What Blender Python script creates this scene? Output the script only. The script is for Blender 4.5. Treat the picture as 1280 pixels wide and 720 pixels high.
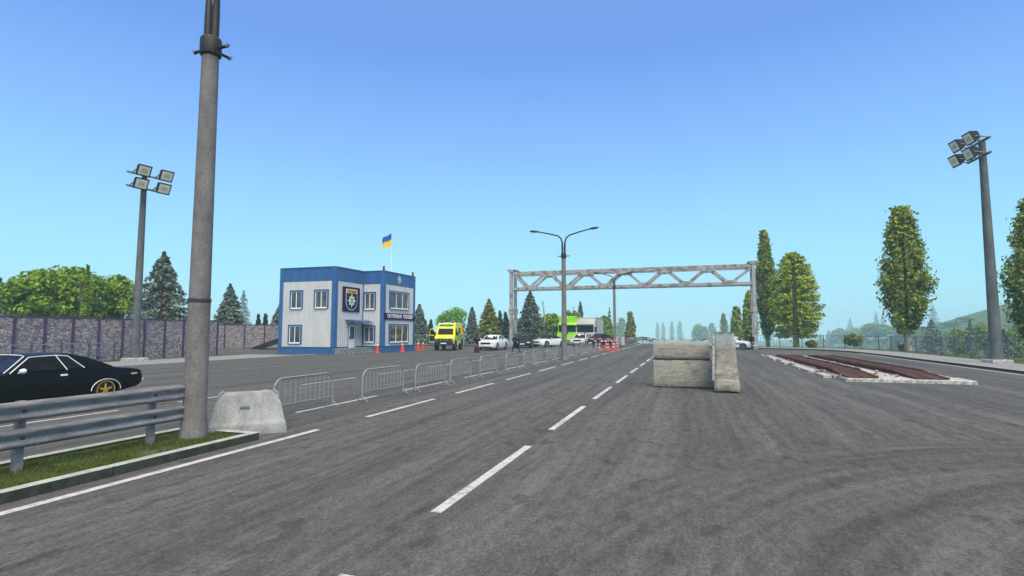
import bpy, bmesh, math, random
import numpy as np
from mathutils import Vector, Matrix
R = math.radians
random.seed(7)
scene = bpy.context.scene
COL = scene.collection
for o in list(bpy.data.objects):
    bpy.data.objects.remove(o, do_unlink=True)

# ---------------------------------------------------------------- camera
cam_d = bpy.data.cameras.new("camera")
cam = bpy.data.objects.new("camera", cam_d)
COL.objects.link(cam)
cam.location = (0, 0, 2.1)
cam.rotation_euler = (R(90 + 4.5), 0, R(17.805))
cam_d.sensor_width = 36
cam_d.lens = 36 * 686 / 1280
cam_d.clip_end = 6000
scene.camera = cam

# ---------------------------------------------------------------- sky, sun, exposure
SUN_EL, SUN_AZ = R(52), R(150)      # azimuth measured from +Y towards +X: behind the camera, to the right
world = bpy.data.worlds.new("World")
scene.world = world
world.use_nodes = True
wt = world.node_tree
wn = wt.nodes
bg = wn["Background"]
bg.inputs["Strength"].default_value = 0.1
sky = wn.new("ShaderNodeTexSky")
sky.sky_type = 'NISHITA'
sky.sun_disc = False
sky.sun_elevation = SUN_EL
sky.sun_rotation = SUN_AZ
sky.dust_density = 0.3
sky.ozone_density = 3.0
tc = wn.new("ShaderNodeTexCoord")
sx = wn.new("ShaderNodeSeparateXYZ")
wt.links.new(tc.outputs["Generated"], sx.inputs[0])
rp = wn.new("ShaderNodeValToRGB")
wt.links.new(sx.outputs["Z"], rp.inputs[0])
SKY = [(0.0, (.50, .98, 1.10)), (.12, (.40, .88, 1.12)), (.30, (.27, .57, 1.10)), (.46, (.170, .365, .93)),
       (.60, (.20, .37, .82)), (.74, (.85, .82, .80)), (1.0, (1.3, 1.22, 1.12))]  # last stops: pale overhead sky, added out of view for soft neutral fill
el = rp.color_ramp.elements
while len(el) < len(SKY):
    el.new(0.5)
for e, (p, c) in zip(el, SKY):
    e.position = p
    e.color = (*c, 1)
sc_ = wn.new("ShaderNodeVectorMath")
sc_.operation = 'SCALE'
sc_.inputs["Scale"].default_value = 10.0
wt.links.new(rp.outputs[0], sc_.inputs[0])
mx = wn.new("ShaderNodeMix")
mx.data_type = 'RGBA'
mx.inputs["Factor"].default_value = 0.95
wt.links.new(sky.outputs[0], mx.inputs["A"])
wt.links.new(sc_.outputs[0], mx.inputs["B"])
wt.links.new(mx.outputs["Result"], bg.inputs["Color"])

sun_d = bpy.data.lights.new("sun", 'SUN')
sun_d.energy = 4.0
sun_d.angle = R(40)
sun_d.color = (1.0, .91, .76)
sun = bpy.data.objects.new("sun", sun_d)
COL.objects.link(sun)
sun.location = (20, -20, 60)
sdir = Vector((math.sin(SUN_AZ) * math.cos(SUN_EL), math.cos(SUN_AZ) * math.cos(SUN_EL), math.sin(SUN_EL)))
sun.rotation_euler = (-sdir).to_track_quat('-Z', 'Y').to_euler()

scene.cycles.volume_bounces = 2
scene.view_settings.view_transform = 'Standard'
scene.view_settings.look = 'None'
scene.view_settings.gamma = 1
scene.view_settings.exposure = 0.0
scene.view_settings.use_curve_mapping = False

# ---------------------------------------------------------------- helpers
def tag(o, label=None, cat=None, group=None, kind=None):
    if label: o["label"] = label
    if cat: o["category"] = cat
    if group: o["group"] = group
    if kind: o["kind"] = kind
    return o

def thing(name, label, cat, loc=(0, 0, 0), rz=0, group=None, sc=1):
    o = bpy.data.objects.new(name, None)
    o.empty_display_size = .3
    COL.objects.link(o)
    o.location = loc
    o.rotation_euler = (0, 0, rz)
    if sc != 1: o.scale = (sc, sc, sc)
    return tag(o, label, cat, group)

def kids(o):
    return [c for c in bpy.data.objects if c.parent == o]

def copy_tree(o, parent=None, loc=None, rz=None, label=None, group=None, sc=None):
    c = o.copy()
    COL.objects.link(c)
    if parent is not None: c.parent = parent
    if loc is not None: c.location = loc
    if rz is not None: c.rotation_euler = (0, 0, rz)
    if sc is not None: c.scale = sc if isinstance(sc, tuple) else (sc, sc, sc)
    if label: c["label"] = label
    if group: c["group"] = group
    for ch in kids(o):
        copy_tree(ch, c)
    return c

def finish(me, smooth):
    if smooth:
        me.polygons.foreach_set("use_smooth", [True] * len(me.polygons))
        me.set_sharp_from_angle(angle=R(smooth if smooth > 1 else 40))

class MB:
    def __init__(s):
        s.v = []; s.f = []; s.mi = []; s.cur = 0
    def add(s, vs, fs):
        b = len(s.v)
        s.v += [tuple(p) for p in vs]
        s.f += [tuple(i + b for i in f) for f in fs]
        s.mi += [s.cur] * len(fs)
        return s
    def box(s, x0, x1, y0, y1, z0, z1):
        vs = [(x, y, z) for z in (z0, z1) for y in (y0, y1) for x in (x0, x1)]
        return s.add(vs, [(0, 2, 3, 1), (4, 5, 7, 6), (0, 1, 5, 4), (2, 6, 7, 3), (0, 4, 6, 2), (1, 3, 7, 5)])
    def cbox(s, c, d, rot=None):
        vs = [Vector((x * d[0] / 2, y * d[1] / 2, z * d[2] / 2)) for z in (-1, 1) for y in (-1, 1) for x in (-1, 1)]
        if rot is not None: vs = [rot @ p for p in vs]
        c = Vector(c)
        return s.add([p + c for p in vs], [(0, 2, 3, 1), (4, 5, 7, 6), (0, 1, 5, 4), (2, 6, 7, 3), (0, 4, 6, 2), (1, 3, 7, 5)])
    def bar(s, p0, p1, w, h=None):
        h = w if h is None else h
        p0, p1 = Vector(p0), Vector(p1)
        d = (p1 - p0)
        q = d.to_track_quat('X', 'Z').to_matrix()
        return s.cbox((p0 + p1) / 2, (d.length, w, h), q)
    def tube(s, pts, r, n=8, caps=True):
        pts = [Vector(p) for p in pts]
        rs = r if isinstance(r, (list, tuple)) else [r] * len(pts)
        vs = []; fs = []
        ref = None
        for i, p in enumerate(pts):
            d = (pts[min(i + 1, len(pts) - 1)] - pts[max(i - 1, 0)]).normalized()
            if ref is None:
                ref = Vector((1, 0, 0)) if abs(d.x) < .8 else Vector((0, 1, 0))
            u = (ref - d * ref.dot(d)).normalized()
            ref = u
            w = d.cross(u)
            for k in range(n):
                a = 2 * math.pi * k / n
                vs.append(p + (u * math.cos(a) + w * math.sin(a)) * rs[i])
        for i in range(len(pts) - 1):
            for k in range(n):
                k2 = (k + 1) % n
                fs.append((i * n + k, i * n + k2, (i + 1) * n + k2, (i + 1) * n + k))
        if caps:
            fs.append(tuple(range(n - 1, -1, -1)))
            fs.append(tuple((len(pts) - 1) * n + k for k in range(n)))
        return s.add(vs, fs)
    def prism(s, poly, axis, a, b):
        """poly: 2D outline; axis 'x': (y,z), 'y': (x,z), 'z': (x,y)"""
        ar = sum(poly[i][0] * poly[(i + 1) % len(poly)][1] - poly[(i + 1) % len(poly)][0] * poly[i][1] for i in range(len(poly)))
        if ar < 0: poly = poly[::-1]
        if axis == 'y': a, b = b, a
        def P(p, t):
            return (t, p[0], p[1]) if axis == 'x' else (p[0], t, p[1]) if axis == 'y' else (p[0], p[1], t)
        n = len(poly)
        if a > b and axis != 'y': a, b = b, a
        if axis == 'y' and a < b: a, b = b, a
        vs = [P(p, a) for p in poly] + [P(p, b) for p in poly]
        fs = [tuple(range(n - 1, -1, -1)), tuple(range(n, 2 * n))]
        fs += [(i, (i + 1) % n, n + (i + 1) % n, n + i) for i in range(n)]
        return s.add(vs, fs)
    def lathe(s, prof, c=(0, 0, 0), axis='z', n=16, caps=True):
        vs = []; fs = []
        for (r, h) in prof:
            for k in range(n):
                a = 2 * math.pi * k / n
                x, y = r * math.cos(a), r * math.sin(a)
                p = (x, y, h) if axis == 'z' else (h, x, y) if axis == 'x' else (y, h, x)
                vs.append((p[0] + c[0], p[1] + c[1], p[2] + c[2]))
        m = len(prof)
        for i in range(m - 1):
            for k in range(n):
                k2 = (k + 1) % n
                fs.append((i * n + k, i * n + k2, (i + 1) * n + k2, (i + 1) * n + k))
        if caps and prof[0][0] > 1e-6: fs.append(tuple(range(n - 1, -1, -1)))
        if caps and prof[-1][0] > 1e-6: fs.append(tuple((m - 1) * n + k for k in range(n)))
        return s.add(vs, fs)
    def loft(s, rings, close=True, caps=True):
        n = len(rings[0]); b = []
        for r in rings: b += list(r)
        fs = []
        for i in range(len(rings) - 1):
            for k in range(n if close else n - 1):
                k2 = (k + 1) % n
                fs.append((i * n + k, i * n + k2, (i + 1) * n + k2, (i + 1) * n + k))
        if caps:
            fs.append(tuple(range(n - 1, -1, -1)))
            fs.append(tuple((len(rings) - 1) * n + k for k in range(n)))
        return s.add(b, fs)
    def mesh(s, name, mats, bevel=0, smooth=0, segs=1, fixn=True):
        me = bpy.data.meshes.new(name)
        me.from_pydata(s.v, [], s.f)
        for m in (mats if isinstance(mats, (list, tuple)) else [mats]):
            me.materials.append(m)
        if any(s.mi): me.polygons.foreach_set("material_index", s.mi)
        if bevel or fixn:
            bm = bmesh.new(); bm.from_mesh(me)
            if fixn: bmesh.ops.recalc_face_normals(bm, faces=bm.faces)
            if bevel:
                es = [e for e in bm.edges if len(e.link_faces) == 2 and e.calc_face_angle(0) > R(25)]
                bmesh.ops.bevel(bm, geom=es, offset=bevel, segments=segs, affect='EDGES', profile=.6, clamp_overlap=True)
            bm.to_mesh(me); bm.free()
        finish(me, smooth)
        me.update()
        return me
    def build(s, name, mats, parent=None, bevel=0, smooth=0, segs=1, loc=None, fixn=True):
        me = s.mesh(name, mats, bevel, smooth, segs, fixn)
        o = bpy.data.objects.new(name, me)
        COL.objects.link(o)
        if parent is not None: o.parent = parent
        if loc is not None: o.location = loc
        return o

def offs(poly, d):
    """2D polyline offset to the right of its direction"""
    out = []
    for i, p in enumerate(poly):
        a = Vector(poly[max(i - 1, 0)]); b = Vector(poly[min(i + 1, len(poly) - 1)])
        t = (b - a).normalized()
        out.append((p[0] + t.y * d, p[1] - t.x * d))
    return out

# ---------------------------------------------------------------- materials
def new_mat(name):
    m = bpy.data.materials.new(name)
    m.use_nodes = True
    return m, m.node_tree.nodes, m.node_tree.links, m.node_tree.nodes["Principled BSDF"]

def noise(n, l, vec, scale, detail=4, rough=.6, dist=0):
    t = n.new("ShaderNodeTexNoise")
    t.inputs["Scale"].default_value = scale
    t.inputs["Detail"].default_value = detail
    t.inputs["Roughness"].default_value = rough
    t.inputs["Distortion"].default_value = dist
    l.new(vec, t.inputs["Vector"])
    return t.outputs["Fac"]

def ramp(n, l, fac, stops, interp='LINEAR'):
    r = n.new("ShaderNodeValToRGB")
    r.color_ramp.interpolation = interp
    e = r.color_ramp.elements
    while len(e) < len(stops): e.new(.5)
    for q, (p, c) in zip(e, stops):
        q.position = p
        q.color = (*c, 1) if isinstance(c, tuple) else (c, c, c, 1)
    l.new(fac, r.inputs[0])
    return r.outputs[0]

def mixc(n, l, fac, a, b, mode='MIX'):
    m = n.new("ShaderNodeMix"); m.data_type = 'RGBA'; m.blend_type = mode
    for s, v in (("Factor", fac), ("A", a), ("B", b)):
        i = m.inputs[s] if s == "Factor" else [q for q in m.inputs if q.name == s and q.type == 'RGBA'][0]
        if hasattr(v, "links"): l.new(v, i)
        elif s == "Factor": i.default_value = v
        else: i.default_value = (*v, 1) if isinstance(v, tuple) else (v, v, v, 1)
    return m.outputs["Result"] if False else [q for q in m.outputs if q.type == 'RGBA'][0]

def math_(n, l, op, a, b=None, clamp=False):
    m = n.new("ShaderNodeMath"); m.operation = op; m.use_clamp = clamp
    for i, v in ((0, a), (1, b)):
        if v is None: continue
        if hasattr(v, "links"): l.new(v, m.inputs[i])
        else: m.inputs[i].default_value = v
    return m.outputs[0]

def objcoord(n, l, scale=(1, 1, 1), rot=(0, 0, 0)):
    t = n.new("ShaderNodeTexCoord")
    mp = n.new("ShaderNodeMapping")
    mp.inputs["Scale"].default_value = scale
    mp.inputs["Rotation"].default_value = rot
    l.new(t.outputs["Object"], mp.inputs[0])
    return mp.outputs[0]

def bump(n, l, bs, h, strength=.3, dist=.02):
    b = n.new("ShaderNodeBump")
    b.inputs["Strength"].default_value = strength
    b.inputs["Distance"].default_value = dist
    l.new(h, b.inputs["Height"])
    l.new(b.outputs[0], bs.inputs["Normal"])

def pm(name, col, rough=.6, var=.25, scale=4, metal=0, bmp=0, coat=0, spec=.5, stretch=(1, 1, 1), col2=None, thr=(.41, .60), fine=0):
    """weathered procedural surface: col to col2 through noise"""
    m, n, l, b = new_mat(name)
    v = objcoord(n, l, stretch)
    f = noise(n, l, v, scale, 6, .65)
    c2 = col2 if col2 else tuple(max(0, c * (1 - var)) for c in col)
    c = ramp(n, l, f, [(thr[0], c2), (thr[1], col)])
    if fine:
        f2 = noise(n, l, v, scale * 14, 3, .7)
        c = mixc(n, l, 1.0, c, ramp(n, l, f2, [(.40, 1 - fine), (.60, 1 + fine * .7)]), 'MULTIPLY')
    l.new(c, b.inputs["Base Color"])
    b.inputs["Roughness"].default_value = rough
    b.inputs["Metallic"].default_value = metal
    b.inputs["Coat Weight"].default_value = coat
    b.inputs["Coat Roughness"].default_value = .05
    b.inputs["Specular IOR Level"].default_value = spec
    if bmp: bump(n, l, b, noise(n, l, v, scale * 6, 5, .7), bmp, .02)
    return m

def glass_mat(name, col=(.006, .006, .007), rough=.12):
    m, n, l, b = new_mat(name)
    v = objcoord(n, l)
    l.new(ramp(n, l, noise(n, l, v, 1.3, 2), [(.35, col), (.7, tuple(c * 2.0 + .003 for c in col))]), b.inputs["Base Color"])
    b.inputs["Roughness"].default_value = rough
    b.inputs["Specular IOR Level"].default_value = .22
    return m

M = {}
M['white_metal'] = pm('white_metal', (.75, .75, .73), .4, .12, 3)
M['car_white'] = pm('car_white', (.80, .80, .80), .35, .05, 2, coat=.5)
M['car_black'] = pm('car_black', (.004, .004, .004), .42, .3, 2, coat=.0, spec=.16)
M['black_vinyl'] = pm('black_vinyl', (.005, .005, .005), .6, .3, 20, spec=.12)
M['chrome'] = pm('chrome', (.85, .85, .85), .18, .05, 5, metal=1)
M['trim_white'] = pm('trim_white', (.85, .85, .85), .3, .05, 5)
M['gold'] = pm('gold', (.75, .46, .05), .35, .2, 8, metal=.4)
M['rubber'] = pm('rubber', (.012, .012, .013), .8, .4, 12)
M['black_plastic'] = pm('black_plastic', (.014, .014, .015), .55, .3, 8)
M['dark_metal'] = pm('dark_metal', (.055, .057, .062), .5, .35, 6)
M['rim_grey'] = pm('rim_grey', (.30, .30, .31), .35, .2, 8, metal=.6)
M['glass'] = glass_mat('glass')
M['red'] = pm('red', (.55, .02, .015), .4, .15, 5)
M['orange'] = pm('orange', (.80, .055, .012), .5, .15, 5)
M['lens_white'] = pm('lens_white', (.75, .76, .74), .2, .1, 8)
M['galv'] = pm('galv', (.31, .30, .295), .6, .3, 7, metal=.08, spec=.3, bmp=.12, col2=(.13, .13, .14), stretch=(1, .3, 1.5), thr=(.3, .65), fine=.3)
M['fence_metal'] = pm('fence_metal', (.31, .31, .305), .5, .2, 10)
M['pole'] = pm('pole', (.235, .217, .21), .88, .3, 3.5, bmp=.35, col2=(.135, .122, .118), stretch=(1, 1, .5), fine=.22, thr=(.32, .66))
M['mast'] = pm('mast', (.135, .148, .145), .85, .3, 2.5, bmp=.2, col2=(.085, .096, .096), stretch=(1, 1, .4), fine=.12)
M['pole_dark'] = pm('pole_dark', (.03, .028, .028), .6, .35, 8)
M['concrete'] = pm('concrete', (.40, .40, .39), .9, .35, 2.6, bmp=.35, col2=(.24, .24, .235), stretch=(1, 1, .55), thr=(.36, .64), fine=.14)
M['gantry'] = pm('gantry', (.37, .355, .35), .8, .4, 1.5, bmp=.1, col2=(.19, .165, .14), thr=(.40, .50), fine=.14)
M['navy'] = pm('navy', (.010, .004, .075), .6, .1, 3, spec=.15)
M['clad'] = pm('clad', (.60, .59, .575), .5, .1, 1.2, stretch=(1, 1, .3), fine=.04)
M['blue'] = pm('blue', (.035, .13, .33), .5, .2, 1.5, stretch=(1, 1, .3), fine=.06)
M['stone_step'] = pm('stone_step', (.24, .26, .25), .9, .4, 6, bmp=.4, col2=(.11, .125, .12))
M['pvc'] = pm('pvc', (.78, .79, .80), .35, .05, 3)
M['yellow'] = pm('yellow', (.80, .82, .015), .45, .1, 3)
M['green_sq'] = pm('green_sq', (.02, .24, .10), .4, .1, 3)
M['lime'] = pm('lime', (.26, .66, .005), .4, .12, 1.5, coat=.2)
M['lime_yellow'] = pm('lime_yellow', (.66, .86, .01), .4, .12, 1.5, coat=.2)
M['truck_grey'] = pm('truck_grey', (.50, .48, .45), .5, .12, 1.4)
M['uniform'] = pm('uniform', (.007, .007, .008), .85, .35, 25, spec=.2)
M['vest'] = pm('vest', (.014, .014, .015), .8, .3, 30, spec=.2)
M['skin'] = pm('skin', (.42, .25, .18), .6, .1, 20)
M['cyan_lamp'] = pm('cyan_lamp', (.05, .55, .75), .2, .1, 6)
M['blue_lamp'] = pm('blue_lamp', (.02, .04, .75), .2, .1, 6)
M['flag_blue'] = pm('flag_blue', (.012, .09, .42), .7, .1, 6)
M['flag_yellow'] = pm('flag_yellow', (.84, .60, .01), .7, .1, 6)
M['lamp_lens'] = pm('lamp_lens', (.95, .86, .68), .35, .1, 6)
M['lamp_core'] = pm('lamp_core', (.66, .58, .38), .35, .1, 6)
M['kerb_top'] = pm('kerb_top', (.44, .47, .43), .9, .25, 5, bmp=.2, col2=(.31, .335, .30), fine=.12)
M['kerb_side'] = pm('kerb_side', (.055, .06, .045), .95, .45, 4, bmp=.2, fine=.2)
M['paving'] = pm('paving', (.27, .27, .265), .9, .2, 2, bmp=.15, fine=.12)
M['purple'] = pm('purple', (.075, .035, .11), .6, .3, 5)
M['rail_blue'] = pm('rail_blue', (.20, .29, .37), .5, .2, 10)
M['rail_dark'] = pm('rail_dark', (.085, .10, .125), .55, .2, 10)
M['bark'] = pm('bark', (.16, .12, .09), .95, .4, 6, bmp=.5, stretch=(1, 1, .25))
M['bark_pale'] = pm('bark_pale', (.42, .36, .28), .95, .35, 6, bmp=.4, stretch=(1, 1, .25))
M['bark_orange'] = pm('bark_orange', (.36, .13, .05), .95, .3, 6, bmp=.4, stretch=(1, 1, .25))
M['bark_yellow'] = pm('bark_yellow', (.62, .48, .13), .95, .3, 6, bmp=.4, stretch=(1, 1, .25))
M['rubble'] = pm('rubble', (.60, .59, .56), .95, .3, 7, bmp=.6, col2=(.30, .28, .26), fine=.25)
M['rust'] = pm('rust', (.085, .021, .013), .9, .5, 3, bmp=.35, col2=(.034, .012, .010), stretch=(1, .3, 1), fine=.25)
M['rust_edge'] = pm('rust_edge', (.17, .05, .025), .9, .5, 6, bmp=.4, col2=(.05, .02, .015), fine=.3)

def asphalt():
    m, n, l, b = new_mat('asphalt')
    t = n.new("ShaderNodeTexCoord")
    P = t.outputs["Object"]
    def mp(scale):
        q = n.new("ShaderNodeMapping"); q.inputs["Scale"].default_value = scale
        l.new(P, q.inputs[0]); return q.outputs[0]
    lanes = noise(n, l, mp((1.15, .03, 1)), 1.0, 5, .62)
    lanes2 = noise(n, l, mp((5.0, .22, 1)), 1.0, 4, .6)
    # worn turning track: coordinates (radius, arc length) about the inside of the bend
    s = n.new("ShaderNodeSeparateXYZ"); l.new(P, s.inputs[0])
    dx = math_(n, l, 'SUBTRACT', s.outputs[0], 8.6)
    dy = math_(n, l, 'SUBTRACT', s.outputs[1], 2.6)
    rad = math_(n, l, 'SQRT', math_(n, l, 'ADD', math_(n, l, 'MULTIPLY', dx, dx), math_(n, l, 'MULTIPLY', dy, dy)))
    ang = math_(n, l, 'ARCTAN2', dy, dx)
    c = n.new("ShaderNodeCombineXYZ")
    l.new(rad, c.inputs[0]); l.new(math_(n, l, 'MULTIPLY', ang, 1.0), c.inputs[1])
    q = n.new("ShaderNodeMapping"); q.inputs["Scale"].default_value = (.95, .35, 1); l.new(c.outputs[0], q.inputs[0])
    arcs = noise(n, l, q.outputs[0], 1.0, 5, .62)
    q2 = n.new("ShaderNodeMapping"); q2.inputs["Scale"].default_value = (4.5, 2.2, 1); l.new(c.outputs[0], q2.inputs[0])
    arcs2 = noise(n, l, q2.outputs[0], 1.0, 4, .6)
    wob = math_(n, l, 'MULTIPLY', noise(n, l, mp((.4, .4, 1)), 1.0, 3), 1.6)
    mask = ramp(n, l, math_(n, l, 'MULTIPLY', math_(n, l, 'ADD', rad, wob), .05), [(.565, 1.0), (.60, 0.0)])
    big = mixc(n, l, mask, lanes, arcs)
    mid = mixc(n, l, mask, lanes2, arcs2)
    base = ramp(n, l, big, [(.36, (.071, .0705, .0685)), (.5, (.091, .0895, .0865)), (.64, (.114, .112, .107))])
    base = mixc(n, l, 1.0, base, ramp(n, l, mid, [(.36, .84), (.64, 1.16)]), 'MULTIPLY')
    base = mixc(n, l, 1.0, base, ramp(n, l, noise(n, l, mp((7, 2.6, 1)), 1.0, 5, .7), [(.38, .82), (.62, 1.18)]), 'MULTIPLY')
    grit = noise(n, l, mp((30, 17, 1)), 1.0, 4, .85)
    base = mixc(n, l, 1.0, base, ramp(n, l, grit, [(.36, .64), (.5, 1.0), (.64, 1.48)]), 'MULTIPLY')
    # small dark worn patches and tar spots
    sp = noise(n, l, mp((2.1, 1.25, 1)), 1.0, 5, .55, .3)
    base = mixc(n, l, ramp(n, l, sp, [(.61, 0.0), (.645, .42)]), base, (.030, .030, .031))
    # light fretting along the wheel tracks
    fr = noise(n, l, mp((16, 5, 1)), 1.0, 6, .8)
    base = mixc(n, l, ramp(n, l, fr, [(.565, 0.0), (.66, .6)]), base, (.15, .145, .135))
    # fine cracks
    vo = n.new("ShaderNodeTexVoronoi"); vo.feature = 'DISTANCE_TO_EDGE'; vo.inputs["Scale"].default_value = 1.0
    q3 = n.new("ShaderNodeMapping"); q3.inputs["Scale"].default_value = (.33, .16, 1); l.new(P, q3.inputs[0])
    ad = n.new("ShaderNodeVectorMath"); ad.operation = 'ADD'; l.new(q3.outputs[0], ad.inputs[0])
    nz = n.new("ShaderNodeTexNoise"); nz.inputs["Scale"].default_value = 1.5; nz.inputs["Detail"].default_value = 6; l.new(P, nz.inputs["Vector"])
    scn = n.new("ShaderNodeVectorMath"); scn.operation = 'SCALE'; scn.inputs["Scale"].default_value = .35; l.new(nz.outputs["Color"], scn.inputs[0])
    l.new(scn.outputs[0], ad.inputs[1]); l.new(ad.outputs[0], vo.inputs["Vector"])
    ck = math_(n, l, 'MULTIPLY', ramp(n, l, vo.outputs["Distance"], [(.0, 1.0), (.004, 0.0)]),
               ramp(n, l, noise(n, l, mp((.12, .12, 1)), 1.0, 3), [(.5, 0.0), (.62, .55)]))
    base = mixc(n, l, ck, base, (.026, .026, .027))
    l.new(base, b.inputs["Base Color"])
    b.inputs["Roughness"].default_value = .9
    b.inputs["Specular IOR Level"].default_value = .12
    h = math_(n, l, 'ADD', math_(n, l, 'MULTIPLY', grit, .5), noise(n, l, mp((12, 9, 1)), 1.0, 4))
    bump(n, l, b, h, .35, .012)
    return m
M['asphalt'] = asphalt()

def paint():
    m, n, l, b = new_mat('road_paint')
    v = objcoord(n, l)
    f = noise(n, l, v, 9, 6, .75)
    f2 = noise(n, l, v, 1.3, 3)
    w = math_(n, l, 'ADD', math_(n, l, 'MULTIPLY', f, .75), math_(n, l, 'MULTIPLY', f2, .35))
    l.new(ramp(n, l, w, [(.40, (.15, .15, .15)), (.48, (.36, .36, .355)), (.58, (.53, .53, .52))]), b.inputs["Base Color"])
    b.inputs["Roughness"].default_value = .75
    return m
M['paint'] = paint()

def stone():
    m, n, l, b = new_mat('stone_wall')
    v = objcoord(n, l, (1, 1, 1.7))
    vo = n.new("ShaderNodeTexVoronoi"); vo.inputs["Scale"].default_value = 5.6; l.new(v, vo.inputs["Vector"])
    ve = n.new("ShaderNodeTexVoronoi"); ve.feature = 'DISTANCE_TO_EDGE'; ve.inputs["Scale"].default_value = 5.6; l.new(v, ve.inputs["Vector"])
    s = n.new("ShaderNodeSeparateColor"); l.new(vo.outputs["Color"], s.inputs[0])
    c = ramp(n, l, s.outputs[0], [(0, (.17, .145, .20)), (.3, (.27, .24, .28)), (.55, (.37, .335, .325)), (.8, (.52, .47, .38)), (1, (.23, .185, .31))])
    c = mixc(n, l, 1.0, c, ramp(n, l, noise(n, l, v, 9, 4), [(.3, .72), (.7, 1.15)]), 'MULTIPLY')
    c = mixc(n, l, ramp(n, l, ve.outputs["Distance"], [(.0, 1.0), (.075, 0.0)]), c, (.075, .068, .09))
    l.new(c, b.inputs["Base Color"])
    b.inputs["Roughness"].default_value = .92
    bump(n, l, b, ramp(n, l, ve.outputs["Distance"], [(.0, 0.0), (.15, 1.0)]), .8, .05)
    return m
M['stone'] = stone()

def grassmat(name, a, c2, soil=None):
    m, n, l, b = new_mat(name)
    v = objcoord(n, l)
    c = ramp(n, l, noise(n, l, v, 2.2, 6, .7), [(.3, a), (.7, c2)])
    c = mixc(n, l, 1.0, c, ramp(n, l, noise(n, l, v, 30, 4, .8), [(.3, .65), (.7, 1.3)]), 'MULTIPLY')
    if soil: c = mixc(n, l, ramp(n, l, noise(n, l, v, 1.1, 5, .7), [(.54, 0.0), (.66, .8)]), c, soil)
    l.new(c, b.inputs["Base Color"])
    b.inputs["Roughness"].default_value = .95
    b.inputs["Specular IOR Level"].default_value = .2
    bump(n, l, b, noise(n, l, v, 25, 5, .8), .6, .04)
    return m
M['grass'] = grassmat('grass', (.035, .055, .012), (.085, .115, .022), (.15, .14, .11))
M['terrain'] = grassmat('terrain', (.04, .07, .02), (.08, .12, .03))
M['meadow'] = grassmat('meadow', (.035, .085, .04), (.06, .12, .05))

def leafmat(name, dark, light, tr=.25):
    m, n, l, b = new_mat(name)
    g = n.new("ShaderNodeNewGeometry")
    v = objcoord(n, l)
    f = math_(n, l, 'ADD', math_(n, l, 'MULTIPLY', g.outputs["Random Per Island"], .55), math_(n, l, 'MULTIPLY', noise(n, l, v, .55, 3), .5))
    mid = tuple((a + c) / 2 for a, c in zip(dark, light))
    c = ramp(n, l, f, [(.22, dark), (.5, mid), (.82, light)])
    l.new(c, b.inputs["Base Color"])
    b.inputs["Roughness"].default_value = .6
    b.inputs["Specular IOR Level"].default_value = .25
    t = n.new("ShaderNodeBsdfTranslucent"); l.new(c, t.inputs[0])
    ms = n.new("ShaderNodeMixShader"); ms.inputs[0].default_value = tr
    l.new(b.outputs[0], ms.inputs[1]); l.new(t.outputs[0], ms.inputs[2])
    l.new(ms.outputs[0], n["Material Output"].inputs[0])
    return m
L = {}
L['spruce'] = leafmat('spruce_needles', (.028, .046, .036), (.26, .31, .23), .15)
L['spruce_yellow'] = leafmat('spruce_needles_yellow', (.035, .06, .010), (.38, .40, .07), .2)
L['broad'] = leafmat('broad_leaves', (.018, .055, .005), (.36, .55, .035), .35)
L['lightgreen'] = leafmat('light_leaves', (.06, .22, .025), (.36, .64, .15), .4)
L['poplar'] = leafmat('poplar_leaves', (.040, .055, .008), (.40, .48, .075), .36)
L['yellowgreen'] = leafmat('yellow_leaves', (.012, .055, .008), (.68, .78, .07), .38)
L['dark'] = leafmat('dark_leaves', (.008, .018, .008), (.03, .05, .02), .1)
L['shrub'] = leafmat('shrub_leaves', (.07, .11, .012), (.34, .36, .05))
L['forest'] = leafmat('forest_leaves', (.025, .065, .015), (.34, .47, .11), .32)
L['grass'] = leafmat('grass_blades', (.045, .07, .012), (.15, .18, .04), .2)

# ---------------------------------------------------------------- ground outlines (metres, road runs along +Y)
KR = [(15.7, -45), (15.7, 0), (15.7, 30), (15.7, 54), (15.5, 60), (14.9, 64.3), (13.4, 67.6), (10.8, 69.9), (7.4, 71.0), (4.9, 72.2), (3.2, 74.8), (2.4, 79), (2.2, 96)]
SR = [(19.2, -45), (19.2, 0), (19.2, 30), (19.2, 55), (19.0, 62), (18.1, 67.5), (16.1, 71.3), (12.8, 73.2), (9.0, 74.0), (6.8, 75.2), (5.2, 77.5), (4.3, 81), (4.1, 96)]
FR = [(20.3, 30), (20.3, 55), (20.1, 63), (19.3, 68.2), (17.3, 72.7), (14.6, 75.4), (11.8, 76.6), (8.4, 77.2)]
GR = [(23, -45), (23, 0), (23, 30), (23, 58), (22.6, 66), (20.7, 73.5), (18, 78), (14, 80.4), (10, 81.3), (7.6, 82), (6.2, 83), (5.4, 85), (5.0, 96)]
KL = [(-62, 71.5), (-40, 71.3), (-28, 70.8), (-25.2, 71), (-22.7, 72.2), (-21, 74.8), (-20.4, 79), (-20.2, 96)]

def poly_dist(px, py, poly):
    """signed distance (negative inside) of points to polygon, numpy"""
    n = len(poly)
    d = np.full(px.shape, 1e9); inside = np.zeros(px.shape, bool)
    for i in range(n):
        ax, ay = poly[i]; bx, by = poly[(i + 1) % n]
        ex, ey = bx - ax, by - ay
        t = np.clip(((px - ax) * ex + (py - ay) * ey) / (ex * ex + ey * ey), 0, 1)
        d = np.minimum(d, np.hypot(px - ax - t * ex, py - ay - t * ey))
        c = ((ay > py) != (by > py)) & (px < (bx - ax) * (py - ay) / (by - ay + 1e-12) + ax)
        inside ^= c
    return np.where(inside, -d, d)

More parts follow.
